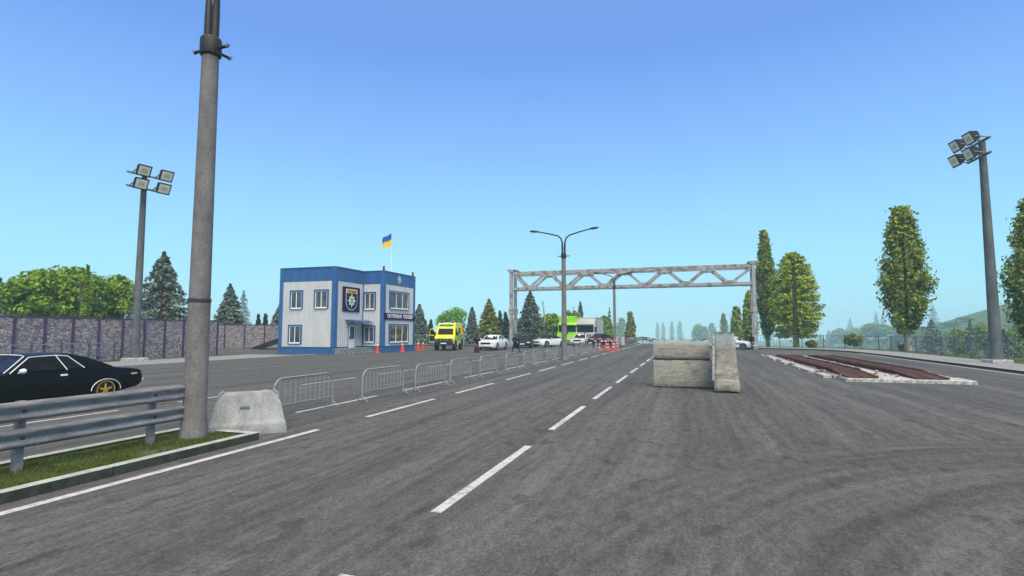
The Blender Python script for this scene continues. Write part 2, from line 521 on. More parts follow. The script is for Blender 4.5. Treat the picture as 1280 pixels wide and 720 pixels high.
PLATEAU = [(-420, -60)] + [(23, -60)] + GR[1:] + [(4.8, 99), (-22.5, 99), (-23.5, 82), (-30, 76.5), (-62, 76.5), (-110, 84), (-420, 84)]

def terrain_z(x, y):
    x = np.asarray(x, float); y = np.asarray(y, float)
    d = np.maximum(poly_dist(x, y, PLATEAU), 0)
    s = np.clip(d / 45, 0, 1); s = s * s * (3 - 2 * s)
    z = -.09 - 6.0 * s
    z += s * (1.0 * np.sin(x * .021 + 1) * np.cos(y * .017) + .5 * np.sin(x * .07) * np.sin(y * .06 + 2))
    z -= 20 * np.clip((d - 150) / 420, 0, 1) ** 1.3
    # the green hill on the right
    hx = (x - 345) / 150; hy = (y - 590) / 165
    z += 68 * np.exp(-(hx * hx + hy * hy)) * np.clip(d / 120, 0, 1)
    return z

def tz(x, y): return float(terrain_z(np.array([x]), np.array([y]))[0])

def axis_pts(lo, hi, c0, c1, fine, grow):
    a = list(np.arange(c0, c1 + .01, fine)); s = fine
    while a[-1] < hi: s *= grow; a.append(min(a[-1] + s, hi))
    s = fine
    while a[0] > lo: s *= grow; a.insert(0, max(a[0] - s, lo))
    return a
xs = axis_pts(-1600, 1600, -60, 120, 4, 1.12)
ys = axis_pts(-300, 1900, -48, 190, 4, 1.12)
X, Y = np.meshgrid(xs, ys)
Z = terrain_z(X, Y)
nx, ny = len(xs), len(ys)
me = bpy.data.meshes.new("terrain")
vv = np.stack([X.ravel(), Y.ravel(), Z.ravel()], 1)
ff = [(j * nx + i, j * nx + i + 1, (j + 1) * nx + i + 1, (j + 1) * nx + i) for j in range(ny - 1) for i in range(nx - 1)]
me.from_pydata(vv.tolist(), [], ff); me.materials.append(M['terrain']); finish(me, 180)
o = bpy.data.objects.new("terrain", me); COL.objects.link(o); tag(o, kind='structure')

def sheet(name, poly, z, mat, kind='structure'):
    bm = bmesh.new()
    vs = [bm.verts.new((p[0], p[1], z)) for p in poly]
    f = bm.faces.new(vs)
    bmesh.ops.triangulate(bm, faces=[f])
    bmesh.ops.recalc_face_normals(bm, faces=bm.faces)
    for q in bm.faces:
        if q.normal.z < 0: q.normal_flip()
    me = bpy.data.meshes.new(name); bm.to_mesh(me); bm.free()
    me.materials.append(mat)
    o = bpy.data.objects.new(name, me); COL.objects.link(o)
    return tag(o, kind=kind)

def strip(name, a, b, z0, z1, mat):
    """ribbon between two polylines with the same count"""
    m = MB(); n = len(a)
    m.add([(p[0], p[1], z0) for p in a] + [(p[0], p[1], z1) for p in b], [(i, i + 1, n + i + 1, n + i) for i in range(n - 1)])
    o = m.build(name, mat)
    for p in o.data.polygons:
        if p.normal.z < 0: p.flip()
    return tag(o, kind='structure')

road_poly = [(-62, -45)] + KR + [(-20.2, 96)] + KL[::-1][1:]
sheet('road', road_poly, 0.0, M['asphalt'])
# the road going down beyond the crest
m = MB(); pr = [(-22, 2.2)]
yy = [96, 99, 103, 110, 125, 150, 200, 260]
zz = [0, -.06, -.22, -.65, -1.9, -4.0, -6.0, -6.3]
m.add([(x, y, z + 0) for y, z in zip(yy, zz) for x in (-20.2, 2.2)], [(2 * i, 2 * i + 1, 2 * i + 3, 2 * i + 2) for i in range(len(yy) - 1)])
tag(m.build('road', M['asphalt']), kind='structure')

# painted markings
mk = MB()
def dash(x, y0, y1, w=.14):
    mk.add([(x - w / 2, y0, .004), (x + w / 2, y0, .004), (x + w / 2, y1, .004), (x - w / 2, y1, .004)], [(0, 1, 2, 3)])
for k in range(-3, 16): dash(-2.85, .35 + 5.62 * k, 4.25 + 5.62 * k)
dash(-7.6, -30, 10.1, .15)
for k in range(0, 9): dash(-7.58, 11.95 + 5.45 * k, 15.7 + 5.45 * k)
dash(-7.55, 61.5, 95, .16)
dash(-10.12, -30, 9.6, .14)
for k in range(0, 11): dash(-9.72, 12.0 + 5.6 * k, 15.9 + 5.6 * k, .12)
for k in range(-2, 12): dash(-14.5, 7.2 + 5.5 * k, 10.9 + 5.5 * k, .12)
dash(15.2, -30, 60, .14)
dash(-19.9, 79, 95, .14)
tag(mk.build('road_markings', M['paint'], fixn=False), kind='structure')

# pavement and verge on the right
inner = offs(KR, .17)
strip('pavement', inner, SR, .125, .125, M['paving'])
strip('grass_verge', SR, GR, .10, -.02, M['grass'])
strip('grass_verge', KL[::-1], [(-23, 97), (-22.6, 81), (-23, 78.5), (-24, 76.8), (-26, 75.6), (-30.5, 74.6), (-40, 74), (-62, 74)], .10, -.0, M['grass'])

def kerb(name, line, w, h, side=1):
    """concrete kerb: pale top, dark upright face; side = +1 road on the left of the line's direction"""
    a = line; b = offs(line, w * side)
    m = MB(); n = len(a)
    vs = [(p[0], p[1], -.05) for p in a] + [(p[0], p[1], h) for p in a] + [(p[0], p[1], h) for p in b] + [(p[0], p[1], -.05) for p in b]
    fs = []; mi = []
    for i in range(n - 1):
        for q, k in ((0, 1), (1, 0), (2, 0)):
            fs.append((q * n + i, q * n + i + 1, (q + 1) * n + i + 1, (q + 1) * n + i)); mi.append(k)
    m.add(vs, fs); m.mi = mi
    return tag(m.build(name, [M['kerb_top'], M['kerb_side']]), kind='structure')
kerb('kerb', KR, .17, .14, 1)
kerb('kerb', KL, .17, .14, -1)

# median islands
def island(x0, x1, y0, y1):
    w, h = .15, .15
    m = MB()
    y = y0
    for (xa, xb) in ((x0, x0 + w), (x1 - w, x1)):
        y = y0
        while y < y1 - .01:
            ye = min(y + 3.0, y1)
            m.cur = 0
            m.box(xa, xb, y + .006, ye - .006, -.05, h)
            y = ye
    m.box(x0 + w + .004, x1 - w - .004, y1 - w, y1 - .003, -.05, h)
    m.box(x0 + w + .004, x1 - w - .004, y0 + .003, y0 + w, -.05, h)
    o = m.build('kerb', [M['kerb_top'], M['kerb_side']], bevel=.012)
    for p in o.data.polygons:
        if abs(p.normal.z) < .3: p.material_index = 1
    tag(o, kind='structure')
    sheet('earth', [(x0 + w, y0 + w), (x1 - w, y0 + w), (x1 - w, y1 - w), (x0 + w, y1 - w)], .10, M['grass'])
island(-9.9, -8.0, -30, 8.85)
island(-9.6, -8.0, 73, 96)

# grass blades on the near island and by the far one
def blades(name, n, x0, x1, y0, y1, z, h0, h1, w):
    rng = np.random.default_rng(3)
    px = rng.uniform(x0, x1, n); py = rng.uniform(y0, y1, n)
    keep = rng.uniform(0, 1, n) < np.clip(.55 + .6 * np.sin(px * 5.1 + 1.3) * np.sin(py * 3.3) + .25 * np.sin(py * 9), .08, 1)
    edge = np.minimum(np.minimum(px - x0, x1 - px), .3) / .3
    keep &= rng.uniform(0, 1, n) < .15 + edge
    px, py = px[keep], py[keep]; n = len(px)
    a = rng.uniform(0, 6.283, n); h = rng.uniform(h0, h1, n); ln = rng.uniform(0, .9, n) * h; b = rng.uniform(0, 6.283, n)
    v = np.zeros((n, 3, 3))
    v[:, 0] = np.stack([px - np.cos(a) * w, py - np.sin(a) * w, np.full(n, z)], 1)
    v[:, 1] = np.stack([px + np.cos(a) * w, py + np.sin(a) * w, np.full(n, z)], 1)
    v[:, 2] = np.stack([px + np.cos(b) * ln, py + np.sin(b) * ln, z + h], 1)
    me = bpy.data.meshes.new(name)
    me.vertices.add(3 * n); me.vertices.foreach_set("co", v.ravel())
    me.loops.add(3 * n); me.loops.foreach_set("vertex_index", np.arange(3 * n))
    me.polygons.add(n); me.polygons.foreach_set("loop_start", np.arange(n) * 3)
    me.materials.append(L['grass']); me.update(); me.validate()
    o = bpy.data.objects.new(name, me); COL.objects.link(o)
    return o
tag(blades('grass', 42000, -9.74, -8.16, 2.0, 8.68, .098, .015, .06, .005), 'short mossy grass on the narrow island under the guard rail', 'grass', kind='stuff')

# left side: pavement in front of the stone wall, pale flush kerb
strip('pavement', [(-32.35, -20), (-32.35, 39.5)], [(-37.2, -20), (-37.2, 39.5)], .05, .05, M['paving'])
strip('grass_verge', [(-37.2, -20), (-37.2, 39.5)], [(-38.6, -20), (-38.6, 39.5)], .06, .06, M['grass'])
m = MB(); y = -20
while y < 42:
    m.box(-32.35, -32.0, y + .01, y + 1.99, -.05, .06); y += 2
tag(m.build('kerb', M['paving'], bevel=.01), kind='structure')
strip('grass_verge', [(-57.0, 52.0), (-30, 61.2)], [(-57.2, 52.6), (-30.2, 61.8)], .012, .012, M['grass'])

# ---------------------------------------------------------------- haze over the far country
m = MB(); m.box(-1650, 1650, -340, 1950, -31, 52)
hz = m.build('haze', None) if False else None
mh = bpy.data.materials.new('haze'); mh.use_nodes = True
nn = mh.node_tree.nodes; nn.remove(nn["Principled BSDF"])
pv = nn.new("ShaderNodeVolumePrincipled")
pv.inputs["Color"].default_value = (.62, .90, 1.0, 1)
pv.inputs["Density"].default_value = .0007
pv.inputs["Anisotropy"].default_value = -.35
mh.node_tree.links.new(pv.outputs[0], nn["Material Output"].inputs["Volume"])
tag(m.build('haze', mh), kind='stuff')

# ================================================================ stone walls
def stone_wall(name, label, p0, p1, h, posts, loc_h=0):
    p0 = Vector((*p0, 0)); p1 = Vector((*p1, 0)); d = p1 - p0; Ln = d.length
    rz = math.atan2(d.y, d.x)
    t = thing(name, label, 'wall', p0, rz, 'purple-posted stone walls')
    m = MB(); m.box(0, Ln, -.09, .09, -.1, h - .06); m.build('stone_panel', M['stone'], t)
    m = MB(); m.box(-.06, Ln + .06, -.13, .13, h - .06, h + .02); m.build('coping', M['purple'], t, bevel=.01)
    me = None
    for s in posts:
        if me is None:
            q = MB(); q.box(-.075, .075, -.15, .15, -.1, h - .062)
            q.box(-.04, .04, -.19, -.15, -.1, h - .07)
            ob = q.build('post', M['purple'], t, bevel=.008, loc=(s, 0, 0)); me = ob.data
        else:
            ob = bpy.data.objects.new('post', me); COL.objects.link(ob); ob.parent = t; ob.location = (s, 0, 0)
    return t
stone_wall('stone_wall', 'nearer stone wall with purple posts behind the black coupe', (-38.3, 12.1), (-38.3, 37.1), 3.0, [.1 + 1.65 * k for k in range(16)])
d_ = Vector((4.7, 1.5)).normalized()
st = Vector((-54.2, 53.6)) - d_ * 4.9
stone_wall('stone_wall', 'farther, lower stone wall with purple posts beside the blue and white building', st, st + d_ * 24.5, 2.9, [2.45 * k for k in range(11)])

# ================================================================ railings
def railing(name, label, pts, bays, h, mats, group='ornamental metal railings'):
    """posts along a polyline with ornamental panels between"""
    P = [Vector((p[0], p[1], p[2] if len(p) > 2 else .1)) for p in pts]
    seg = [0]
    for a, b in zip(P, P[1:]): seg.append(seg[-1] + (b - a).length)
    def at(s):
        for i in range(len(P) - 1):
            if s <= seg[i + 1] + 1e-6: return P[i].lerp(P[i + 1], (s - seg[i]) / (seg[i + 1] - seg[i]))
        return P[-1]
    t = thing(name, label, 'railing', P[0], 0, group)
    org = P[0]; pme = None
    Q = [at(seg[-1] * k / bays) - org for k in range(bays + 1)]
    for q in Q:
        if pme is None:
            m = MB(); m.box(-.045, .045, -.045, .045, -.15, h + .06); m.box(-.055, .055, -.055, .055, h + .06, h + .09)
            ob = m.build('post', mats[0], t, loc=q); pme = ob.data
        else:
            ob = bpy.data.objects.new('post', pme); COL.objects.link(ob); ob.parent = t; ob.location = q
    for a, b in zip(Q, Q[1:]):
        d = b - a; Ln = d.length; u = d.normalized()
        m = MB()
        def pt(s, z): return a + u * (s * Ln) + Vector((0, 0, z))
        e = .05 / Ln
        m.bar(pt(e, h), pt(1 - e, h), .035, .04)
        m.bar(pt(e, .14), pt(1 - e, .14), .03, .035)
        for s in (.12, .88): m.bar(pt(s, .16), pt(s, h - .02), .02)
        c = h / 2 + .07
        for (s0, z0) in ((.12, .17), (.88, .17), (.12, h - .03), (.88, h - .03)):
            m.bar(pt(s0, z0), pt(.5 + (s0 - .5) * .30, c + (z0 - c) * .30), .018)
        k = .13
        cs = [(.5 - k, c - .22), (.5 + k, c - .22), (.5 + k, c + .22), (.5 - k, c + .22)]
        for i in range(4): m.bar(pt(*cs[i]), pt(*cs[(i + 1) % 4]), .02)
        k = .045; cs = [(.5 - k, c - .07), (.5 + k, c - .07), (.5 + k, c + .07), (.5 - k, c + .07)]
        m.prism([(0, 0), (1, 0), (1, .001)], 'z', 0, .001) if False else None
        m.bar(pt(.5 - k, c), pt(.5 + k, c), .02, .16)
        for s in (.27, .73): m.bar(pt(s, .16), pt(s, h - .02), .014)
        m.build('panel', mats[1], t, fixn=False)
    return t
railing('metal_railing', 'long grey metal railing curving along the right hand pavement', [(*p, .05) for p in FR], 21, 1.5, (M['rail_dark'], M['rail_dark']))
railing('metal_railing', 'pale blue metal railing in front of the nearer stone wall', [(-37.4, 12.6, .05), (-37.4, 27.6, .05)], 9, 1.25, (M['rail_dark'], M['rail_blue']))
railing('metal_railing', 'blue grey metal railing behind the ambulance and the parked cars', [(-45, 73.2, .05), (-30.3, 73.0, .05), (-25.9, 73.9, .05), (-23.9, 75.6, .05), (-22.4, 79.5, .05), (-22.2, 94, .05)], 17, 1.5, (M['rail_blue'], M['rail_blue']))

# ================================================================ street lamps
def lamp_post():
    t = thing('street_lamp', 'nearest street lamp, huge concrete pole rising out of the grass beside the guard rail', 'street lamp', (-9.0, 8.25, .08), 0, 'concrete street lamps')
    m = MB()
    m.lathe([(.255, -.15), (.25, .0), (.24, .12), (.215, .42), (.205, .6), (.195, 2.6)], n=14)
    m.lathe([(.188, 2.6), (.155, 7.62)], n=14)
    m.build('pole', M['pole'], t, smooth=50)
    m = MB(); m.lathe([(.2, 2.57), (.205, 2.585), (.205, 2.64), (.195, 2.655)], n=14); m.build('joint_band', M['dark_metal'], t, smooth=30)
    m = MB(); m.lathe([(.165, 7.5), (.2, 7.53), (.2, 7.85), (.165, 7.9)], n=14); m.build('collar', M['pole_dark'], t, smooth=30, bevel=.01)
    for a in (0, 180, 80):
        m = MB(); u = Vector((math.cos(R(a)), math.sin(R(a)), 0))
        m.tube([u * .15 + Vector((0, 0, 7.66)), u * .4 + Vector((0, 0, 7.66))], .032, 8)
        b = m.build('bolt_arm', M['pole_dark'], t)
        m = MB(); m.tube([u * .4 + Vector((0, 0, 7.64)), u * .44 + Vector((0, 0, 7.70))], .036, 8); m.build('insulator', M['rim_grey'], b)
    for s in (-1, 1):
        m = MB()
        m.tube([(s * .09, 0, 7.8), (s * .09, 0, 8.35), (s * .10, 0, 8.7), (s * .2, 0, 9.0), (s * .42, 0, 9.2), (s * 1.2, 0, 9.42), (s * 2.0, 0, 9.6)], [.075, .075, .06, .058, .055, .05, .045], 8)
        arm = m.build('arm', M['pole_dark'], t, smooth=60)
        m = MB()
        rings = []
        for (q, w, h) in ((0, .05, .05), (.08, .11, .07), (.35, .14, .09), (.58, .10, .07), (.66, .03, .03)):
            rings.append([(s * (1.95 + q) + 0, w * math.cos(k * math.pi / 4), 9.6 + .1 * q + h * math.sin(k * math.pi / 4)) for k in range(8)])
        m.loft(rings); lh = m.build('lamp_head', M['pole_dark'], arm, smooth=50)
    return t
lp = lamp_post()
copy_tree(lp, loc=(-8.72, 39.7, .0), label='street lamp standing between the crowd barriers, in front of the lime green truck')
copy_tree(lp, loc=(-9.0, 71.0, .0), label='farthest street lamp in the middle of the road, by the red and white barriers')
copy_tree(lp, loc=(-37.6, 35.8, .0), rz=R(125), label='street lamp head peeping out from behind the nearest concrete pole', sc=.93) if False else None

def side_lamp():
    t = thing('street_lamp', 'single arm street lamp whose dark head shows just right of the nearest concrete pole', 'street lamp', (-48.7, 44.0, 0), R(10), 'concrete street lamps')
    m = MB(); m.lathe([(.2, -.1), (.13, 8.3)], n=12); m.build('pole', M['pole'], t, smooth=50)
    m = MB(); m.tube([(0, 0, 8.3), (.05, 0, 8.7), (.3, 0, 9.0), (.7, 0, 9.2), (1.05, 0, 9.32)], .04, 8); a = m.build('arm', M['pole_dark'], t, smooth=60)
    m = MB(); m.loft([[(1.0 + q, w * math.cos(k * math.pi / 4), 9.32 + .1 * q + h * math.sin(k * math.pi / 4)) for k in range(8)] for (q, w, h) in ((0, .05, .05), (.08, .13, .1), (.4, .16, .12), (.65, .1, .08), (.72, .03, .03))])
    m.build('lamp_head', M['pole_dark'], a, smooth=50)
side_lamp()

# ================================================================ floodlight masts
def floodlight(label, loc, rz, H, r0=.25, r1=.15, base=True, tilt=24, inward=1):
    """local -Y is where the lamps shine"""
    t = thing('floodlight_mast', label, 'floodlight', loc, rz, 'floodlight masts')
    m = MB(); m.lathe([(r0, -.1), (r0 * .985, .3), (r1, H)], n=14); m.build('pole', M['mast'], t, smooth=50)
    m = MB(); m.box(-.62, .62, -.55, .55, -.12, .22); m.build('footing', M['rubble'], t, bevel=.03)
    for (z, off) in ((H - .2, .1), (H - 1.15, -.05)):
        m = MB()
        m.bar((-1.25, -.2, z), (1.2, -.2, z), .1, .12)
        m.bar((0, -.25, z), (0, .0, z), .1, .14)
        cb = m.build('crossbar', M['galv'], t)
        for sx_ in (-.76 + off, .76 + off):
            rot = Matrix.Rotation(R(tilt), 3, 'X')
            c = Vector((sx_, -1.05, z + .12))
            m = MB()
            def q(x, y, zz): return c + rot @ Vector((x, y, zz))
            w, h, d = .46, .40, .17
            # housing tapers to the back
            m.add([q(-w, -d, -h), q(w, -d, -h), q(w, -d, h), q(-w, -d, h), q(-w * .6, d * 2.0, -h * .55), q(w * .6, d * 2.0, -h * .55), q(w * .6, d * 2.0, h * .55), q(-w * .6, d * 2.0, h * .55)],
                  [(0, 1, 2, 3), (4, 7, 6, 5), (0, 4, 5, 1), (1, 5, 6, 2), (2, 6, 7, 3), (3, 7, 4, 0)])
            f = m.build('floodlight', M['black_plastic'], t, bevel=.012)
            m = MB()
            m.add([q(x, -d - .012, zz) for x, zz in ((-w * .8, -h * .76), (w * .8, -h * .76), (w * .8, h * .76), (-w * .8, h * .76))] + [q(x, -d + .01, zz) for x, zz in ((-w * .8, -h * .76), (w * .8, -h * .76), (w * .8, h * .76), (-w * .8, h * .76))],
                  [(0, 1, 2, 3), (4, 7, 6, 5), (0, 4, 5, 1), (1, 5, 6, 2), (2, 6, 7, 3), (3, 7, 4, 0)])
            m.build('lens', M['lamp_lens'], f)
            m = MB()
            m.add([q(x, -d - .02, zz) for x, zz in ((-w * .42, -h * .36), (w * .42, -h * .36), (w * .42, h * .36), (-w * .42, h * .36))] + [q(x, -d, zz) for x, zz in ((-w * .42, -h * .36), (w * .42, -h * .36), (w * .42, h * .36), (-w * .42, h * .36))],
                  [(0, 1, 2, 3), (4, 7, 6, 5), (0, 4, 5, 1), (1, 5, 6, 2), (2, 6, 7, 3), (3, 7, 4, 0)])
            m.build('lamp_element', M['lamp_core'], f)
            m = MB()
            for s in (-1, 1):
                m.bar(q(s * (w * .85), .0, 0), Vector((sx_ + s * w * .6, -.22, z)), .05, .06)
            m.bar((sx_ - w * .6, -.26, z), (sx_ + w * .6, -.26, z), .06)
            m.build('bracket', M['galv'], f)
    return t
floodlight('tall floodlight mast with four lamps standing before the nearer stone wall', (-36.45, 28.35, .05), R(80), 13.2, r0=.28, r1=.17)
floodlight('tall floodlight mast with four lamps on the right hand pavement', (18.3, 42.2, .12), R(-84), 14.3, r0=.34, r1=.19)

# ================================================================ guard rails
def w_profile():
    return [(0, .0), (-.055, .03), (-.06, .075), (-.008, .12), (-.008, .16), (-.06, .205), (-.055, .25), (0, .28)]
def guard_rail(label, x, y0, y1, zs, posts, face=1, base=.1):
    t = thing('guard_rail', label, 'guard rail', (x, y0, base), 0, 'galvanised guard rails')
    for zb in zs:
        m = MB(); pr = w_profile(); n = len(pr); Ln = y1 - y0
        vs = []
        for yq in (0, Ln):
            vs += [(-a * face * 1.25, yq, zb + c) for a, c in pr]
            vs += [(-a * face * 1.25 - .006 * face, yq, zb + c) for a, c in pr]
        fs = []
        for i in range(n - 1):
            fs.append((i, i + 1, 2 * n + i + 1, 2 * n + i)); fs.append((n + i, n + i + 1, 3 * n + i + 1, 3 * n + i))
        fs.append((0, n, 3 * n, 2 * n)); fs.append((n - 1, 2 * n - 1, 4 * n - 1, 3 * n - 1))
        m.add(vs, fs)
        b = m.build('rail_beam', M['galv'], t, smooth=70)
        for yp in posts:
            if 0 < yp < Ln:
                q = MB(); q.lathe([(.028, 0), (.024, .014), (.0, .02)], n=8, axis='x', c=(.012 * face, yp, zb + .14)); q.build('bolt', M['dark_metal'], b)
    pme = None
    for yp in posts:
        if pme is None:
            m = MB(); m.box(-.05, .05, -.05, .05, -.2, zs[-1] + .28); ob = m.build('post', M['galv'], t, loc=(-.075 * face, yp, 0)); pme = ob.data
        else:
            ob = bpy.data.objects.new('post', pme); COL.objects.link(ob); ob.parent = t; ob.location = (-.075 * face, yp, 0)
    return t
guard_rail('nearest two-beam galvanised guard rail on the grass island in the left foreground', -9.1, -8.0, 8.05, (.34, .72), [13.46 + 0 - 2.02 * k + 0.0 for k in range(7)] + [15.5])
gfar = guard_rail('far guard rail on the median beyond the barrier gate', -8.9, 79.5, 97, (.3, .7), [1 + 2.4 * k for k in range(7)], base=.1)
def sloped_rail(label, pts):
    P = [Vector(p) for p in pts]
    t = thing('guard_rail', label, 'guard rail', P[0], 0, 'galvanised guard rails')
    for zo in (.42, .78):
        m = MB()
        for a, b in zip(P, P[1:]): m.bar(a - P[0] + Vector((0, 0, zo)), b - P[0] + Vector((0, 0, zo)), .06, .24)
        m.build('rail_beam', M['dark_metal'], t)
    for p in P:
        m = MB(); q = p - P[0]; m.box(q.x - .05, q.x + .05, q.y + .06, q.y + .16, q.z - .3, q.z + .85); m.build('post', M['dark_metal'], t)
sloped_rail('dark guard rail bending down over the crest of the road', [(-8.6, 97.5, .12), (-7.9, 101, .25), (-6.9, 104.5, .0), (-5.4, 108, -.6), (-3.2, 113, -1.0)])

# ================================================================ concrete barrier
t = thing('concrete_barrier', 'weathered grey concrete road block standing at the end of the grass island', 'concrete barrier', (-8.82, 9.40, 0), R(46))
t.scale = (.93, 1, .98)
m = MB()
def bring(z, hl, hw, ins=0): return [(-hl, -hw, z), (hl, -hw, z), (hl, hw, z), (-hl, hw, z)]
m.loft([bring(-.02, .80, .40), bring(.22, .765, .385), bring(.28, .735, .34), bring(.62, .66, .27), bring(.80, .56, .235), bring(.85, .50, .215)])
bo = m.build('body', M['concrete'], t, bevel=.035, segs=2, smooth=40)
for sx_ in (-.6, .6):
    m = MB(); m.tube([(sx_, -.15, .73), (sx_ * .97, -.16, .84), (sx_ * .85, -.08, .88), (sx_ * .88, .05, .86)], .025, 6); m.build('lifting_loop', M['concrete'], t, smooth=60)
m = MB(); m.cbox((-.08, -.292, .56), (.2, .03, .045)); m.build('drain_slot', M['stone_step'], t)

# ================================================================ crowd barriers
def crowd_barrier(label):
    t = thing('crowd_barrier', label, 'crowd barrier', (0, 0, 0), 0, 'steel crowd barriers along the road')
    Ln, h, r = 2.05, .95, .26
    m = MB()
    pts = [(0, 0, .06), (0, 0, h - r)]
    for k in range(1, 6): a = math.pi - k * math.pi / 12; pts.append((0, r + r * math.cos(a), h - r + r * math.sin(a)))
    pts.append((0, r, h)); pts.append((0, Ln - r, h))
    for k in range(1, 6): a = math.pi / 2 - k * math.pi / 12; pts.append((0, Ln - r + r * math.cos(a), h - r + r * math.sin(a)))
    pts += [(0, Ln, h - r), (0, Ln, .06)]
    m.tube(pts, .022, 6); m.tube([(0, .0, .30), (0, Ln, .30)], .014, 6)
    m.build('frame', M['fence_metal'], t, smooth=60)
    m = MB()
    for k in range(1, 12):
        y = Ln * k / 12; zt = h if r < y < Ln - r else h - r + math.sqrt(max(0, r * r - (min(y, Ln - y) - r) ** 2))
        m.tube([(0, y, .30), (0, y, zt)], .011, 5, caps=False)
    m.build('bars', M['fence_metal'], t)
    for y in (0, Ln):
        m = MB(); m.tube([(-.2, y, .012), (-.03, y, .17), (.03, y, .17), (.2, y, .012)], .014, 6); m.build('foot', M['fence_metal'], t)
    return t
cbl = ['nearest crowd barrier, half hidden by the grey concrete road block', 'second crowd barrier from the concrete road block',
       'third crowd barrier from the concrete road block', 'fourth crowd barrier from the concrete road block', 'fifth crowd barrier from the concrete road block, left of a wide gap',
       'crowd barrier just right of the wide gap, below the man with his legs apart', 'second crowd barrier right of the wide gap', 'crowd barrier below the white sports coupe',
       'crowd barrier ending just left of the second street lamp', 'crowd barrier behind the foot of the second street lamp', 'first crowd barrier right of the second street lamp',
       'crowd barrier below the nose of the old white saloon', 'crowd barrier below the doors of the old white saloon', 'crowd barrier second from the red and white barriers',
       'crowd barrier next to the red and white barriers']
cb0 = crowd_barrier(cbl[0])
spots = [(-9.52, 10.95, .0), (-9.28, 14.35, -.04), (-9.02, 17.2, .0), (-9.15, 20.4, .02), (-9.0, 23.3, 0), (-9.0, 27.0, .03), (-8.82, 29.6, -.03), (-9.0, 32.1, .0),
         (-8.9, 35.2, -.03), (-9.15, 38.6, .02), (-8.75, 41.0, 0), (-8.8, 44.4, .02), (-8.9, 47.5, -.03), (-9.0, 51.2, 0), (-9.0, 55.3, .03)]
for i, (x, y, a) in enumerate(spots):
    o = cb0 if i == 0 else copy_tree(cb0, label=cbl[i])
    o.location = (x, y, 0); o.rotation_euler = (0, 0, a)
    if i == 0: o.scale = (1, 1.12, 1)
    elif i in (2,): o.scale = (1, 1.18, 1)

# ================================================================ red and white barriers
def rw_barrier(label, loc, rz):
    t = thing('road_barrier', label, 'road barrier', loc, rz, 'red and white road barriers')
    for s in (-.45, .45):
        m = MB(); m.box(s - .05, s + .05, -.04, .04, .1, .978); p = m.build('upright', M['red'], t, bevel=.006)
        for k in (1, 3):
            w = MB(); w.box(s - .053, s + .053, -.043, .043, .1 + k * .17, .1 + (k + 1) * .17); w.build('white_band', M['white_metal'], p)
    m = MB(); m.box(-.5, .5, -.055, .055, .98, 1.12); p = m.build('top_board', M['red'], t)
    for k in (1, 3):
        w = MB(); w.box(-.5 + k * .2, -.3 + k * .2, -.058, .058, .977, 1.123); w.build('white_band', M['white_metal'], p)
    m = MB(); m.bar((-.4, 0, .55), (.4, 0, .55), .04, .08); m.build('cross_rail', M['red'], t)
    for s in (-.45, .45):
        m = MB(); m.box(s - .2, s + .2, -.5, .5, 0, .1); m.build('foot', M['orange'], t, bevel=.02)
rw_barrier('red and white road barrier, left one of the three, red feet flat on the road', (-8.75, 59.6, 0), R(8))
rw_barrier('red and white road barrier in the middle of the three', (-8.35, 61.6, 0), R(-12))
rw_barrier('red and white road barrier, right one of the three, beside the farthest street lamp', (-8.05, 63.8, 0), R(60))

# ================================================================ barrier gates
def gate(label, loc, dirx, Ln):
    t = thing('barrier_gate', label, 'barrier gate', loc, 0, 'red and white barrier gates')
    m = MB(); m.box(-.24, .24, -.2, .2, 0, 1.12); cb = m.build('cabinet', M['white_metal'], t, bevel=.03)
    for s in (-.262, .262):
        m = MB(); m.box(s - .02, s + .02, -.21, .21, 0, 1.14); m.build('red_edge', M['red'], cb)
    z = .92
    red = MB(); n = 14
    red.bar((dirx * .2, -.24, z), (dirx * (.2 + Ln), -.24, z), .045, .085); b = red.build('boom', M['red'], t)
    for k in range(1, n, 2):
        wh = MB(); wh.bar((dirx * (.2 + Ln * k / n), -.24, z), (dirx * (.2 + Ln * (k + 1) / n), -.24, z), .05, .09); wh.build('white_band', M['white_metal'], b)
gate('barrier gate with its red and white boom lowered across the right carriageway', (-8.75, 78.0, .15), 1, 8.6)
gate('barrier gate with its red and white boom lowered across the left carriageway', (-9.3, 74.6, .15), -1, 7.6)

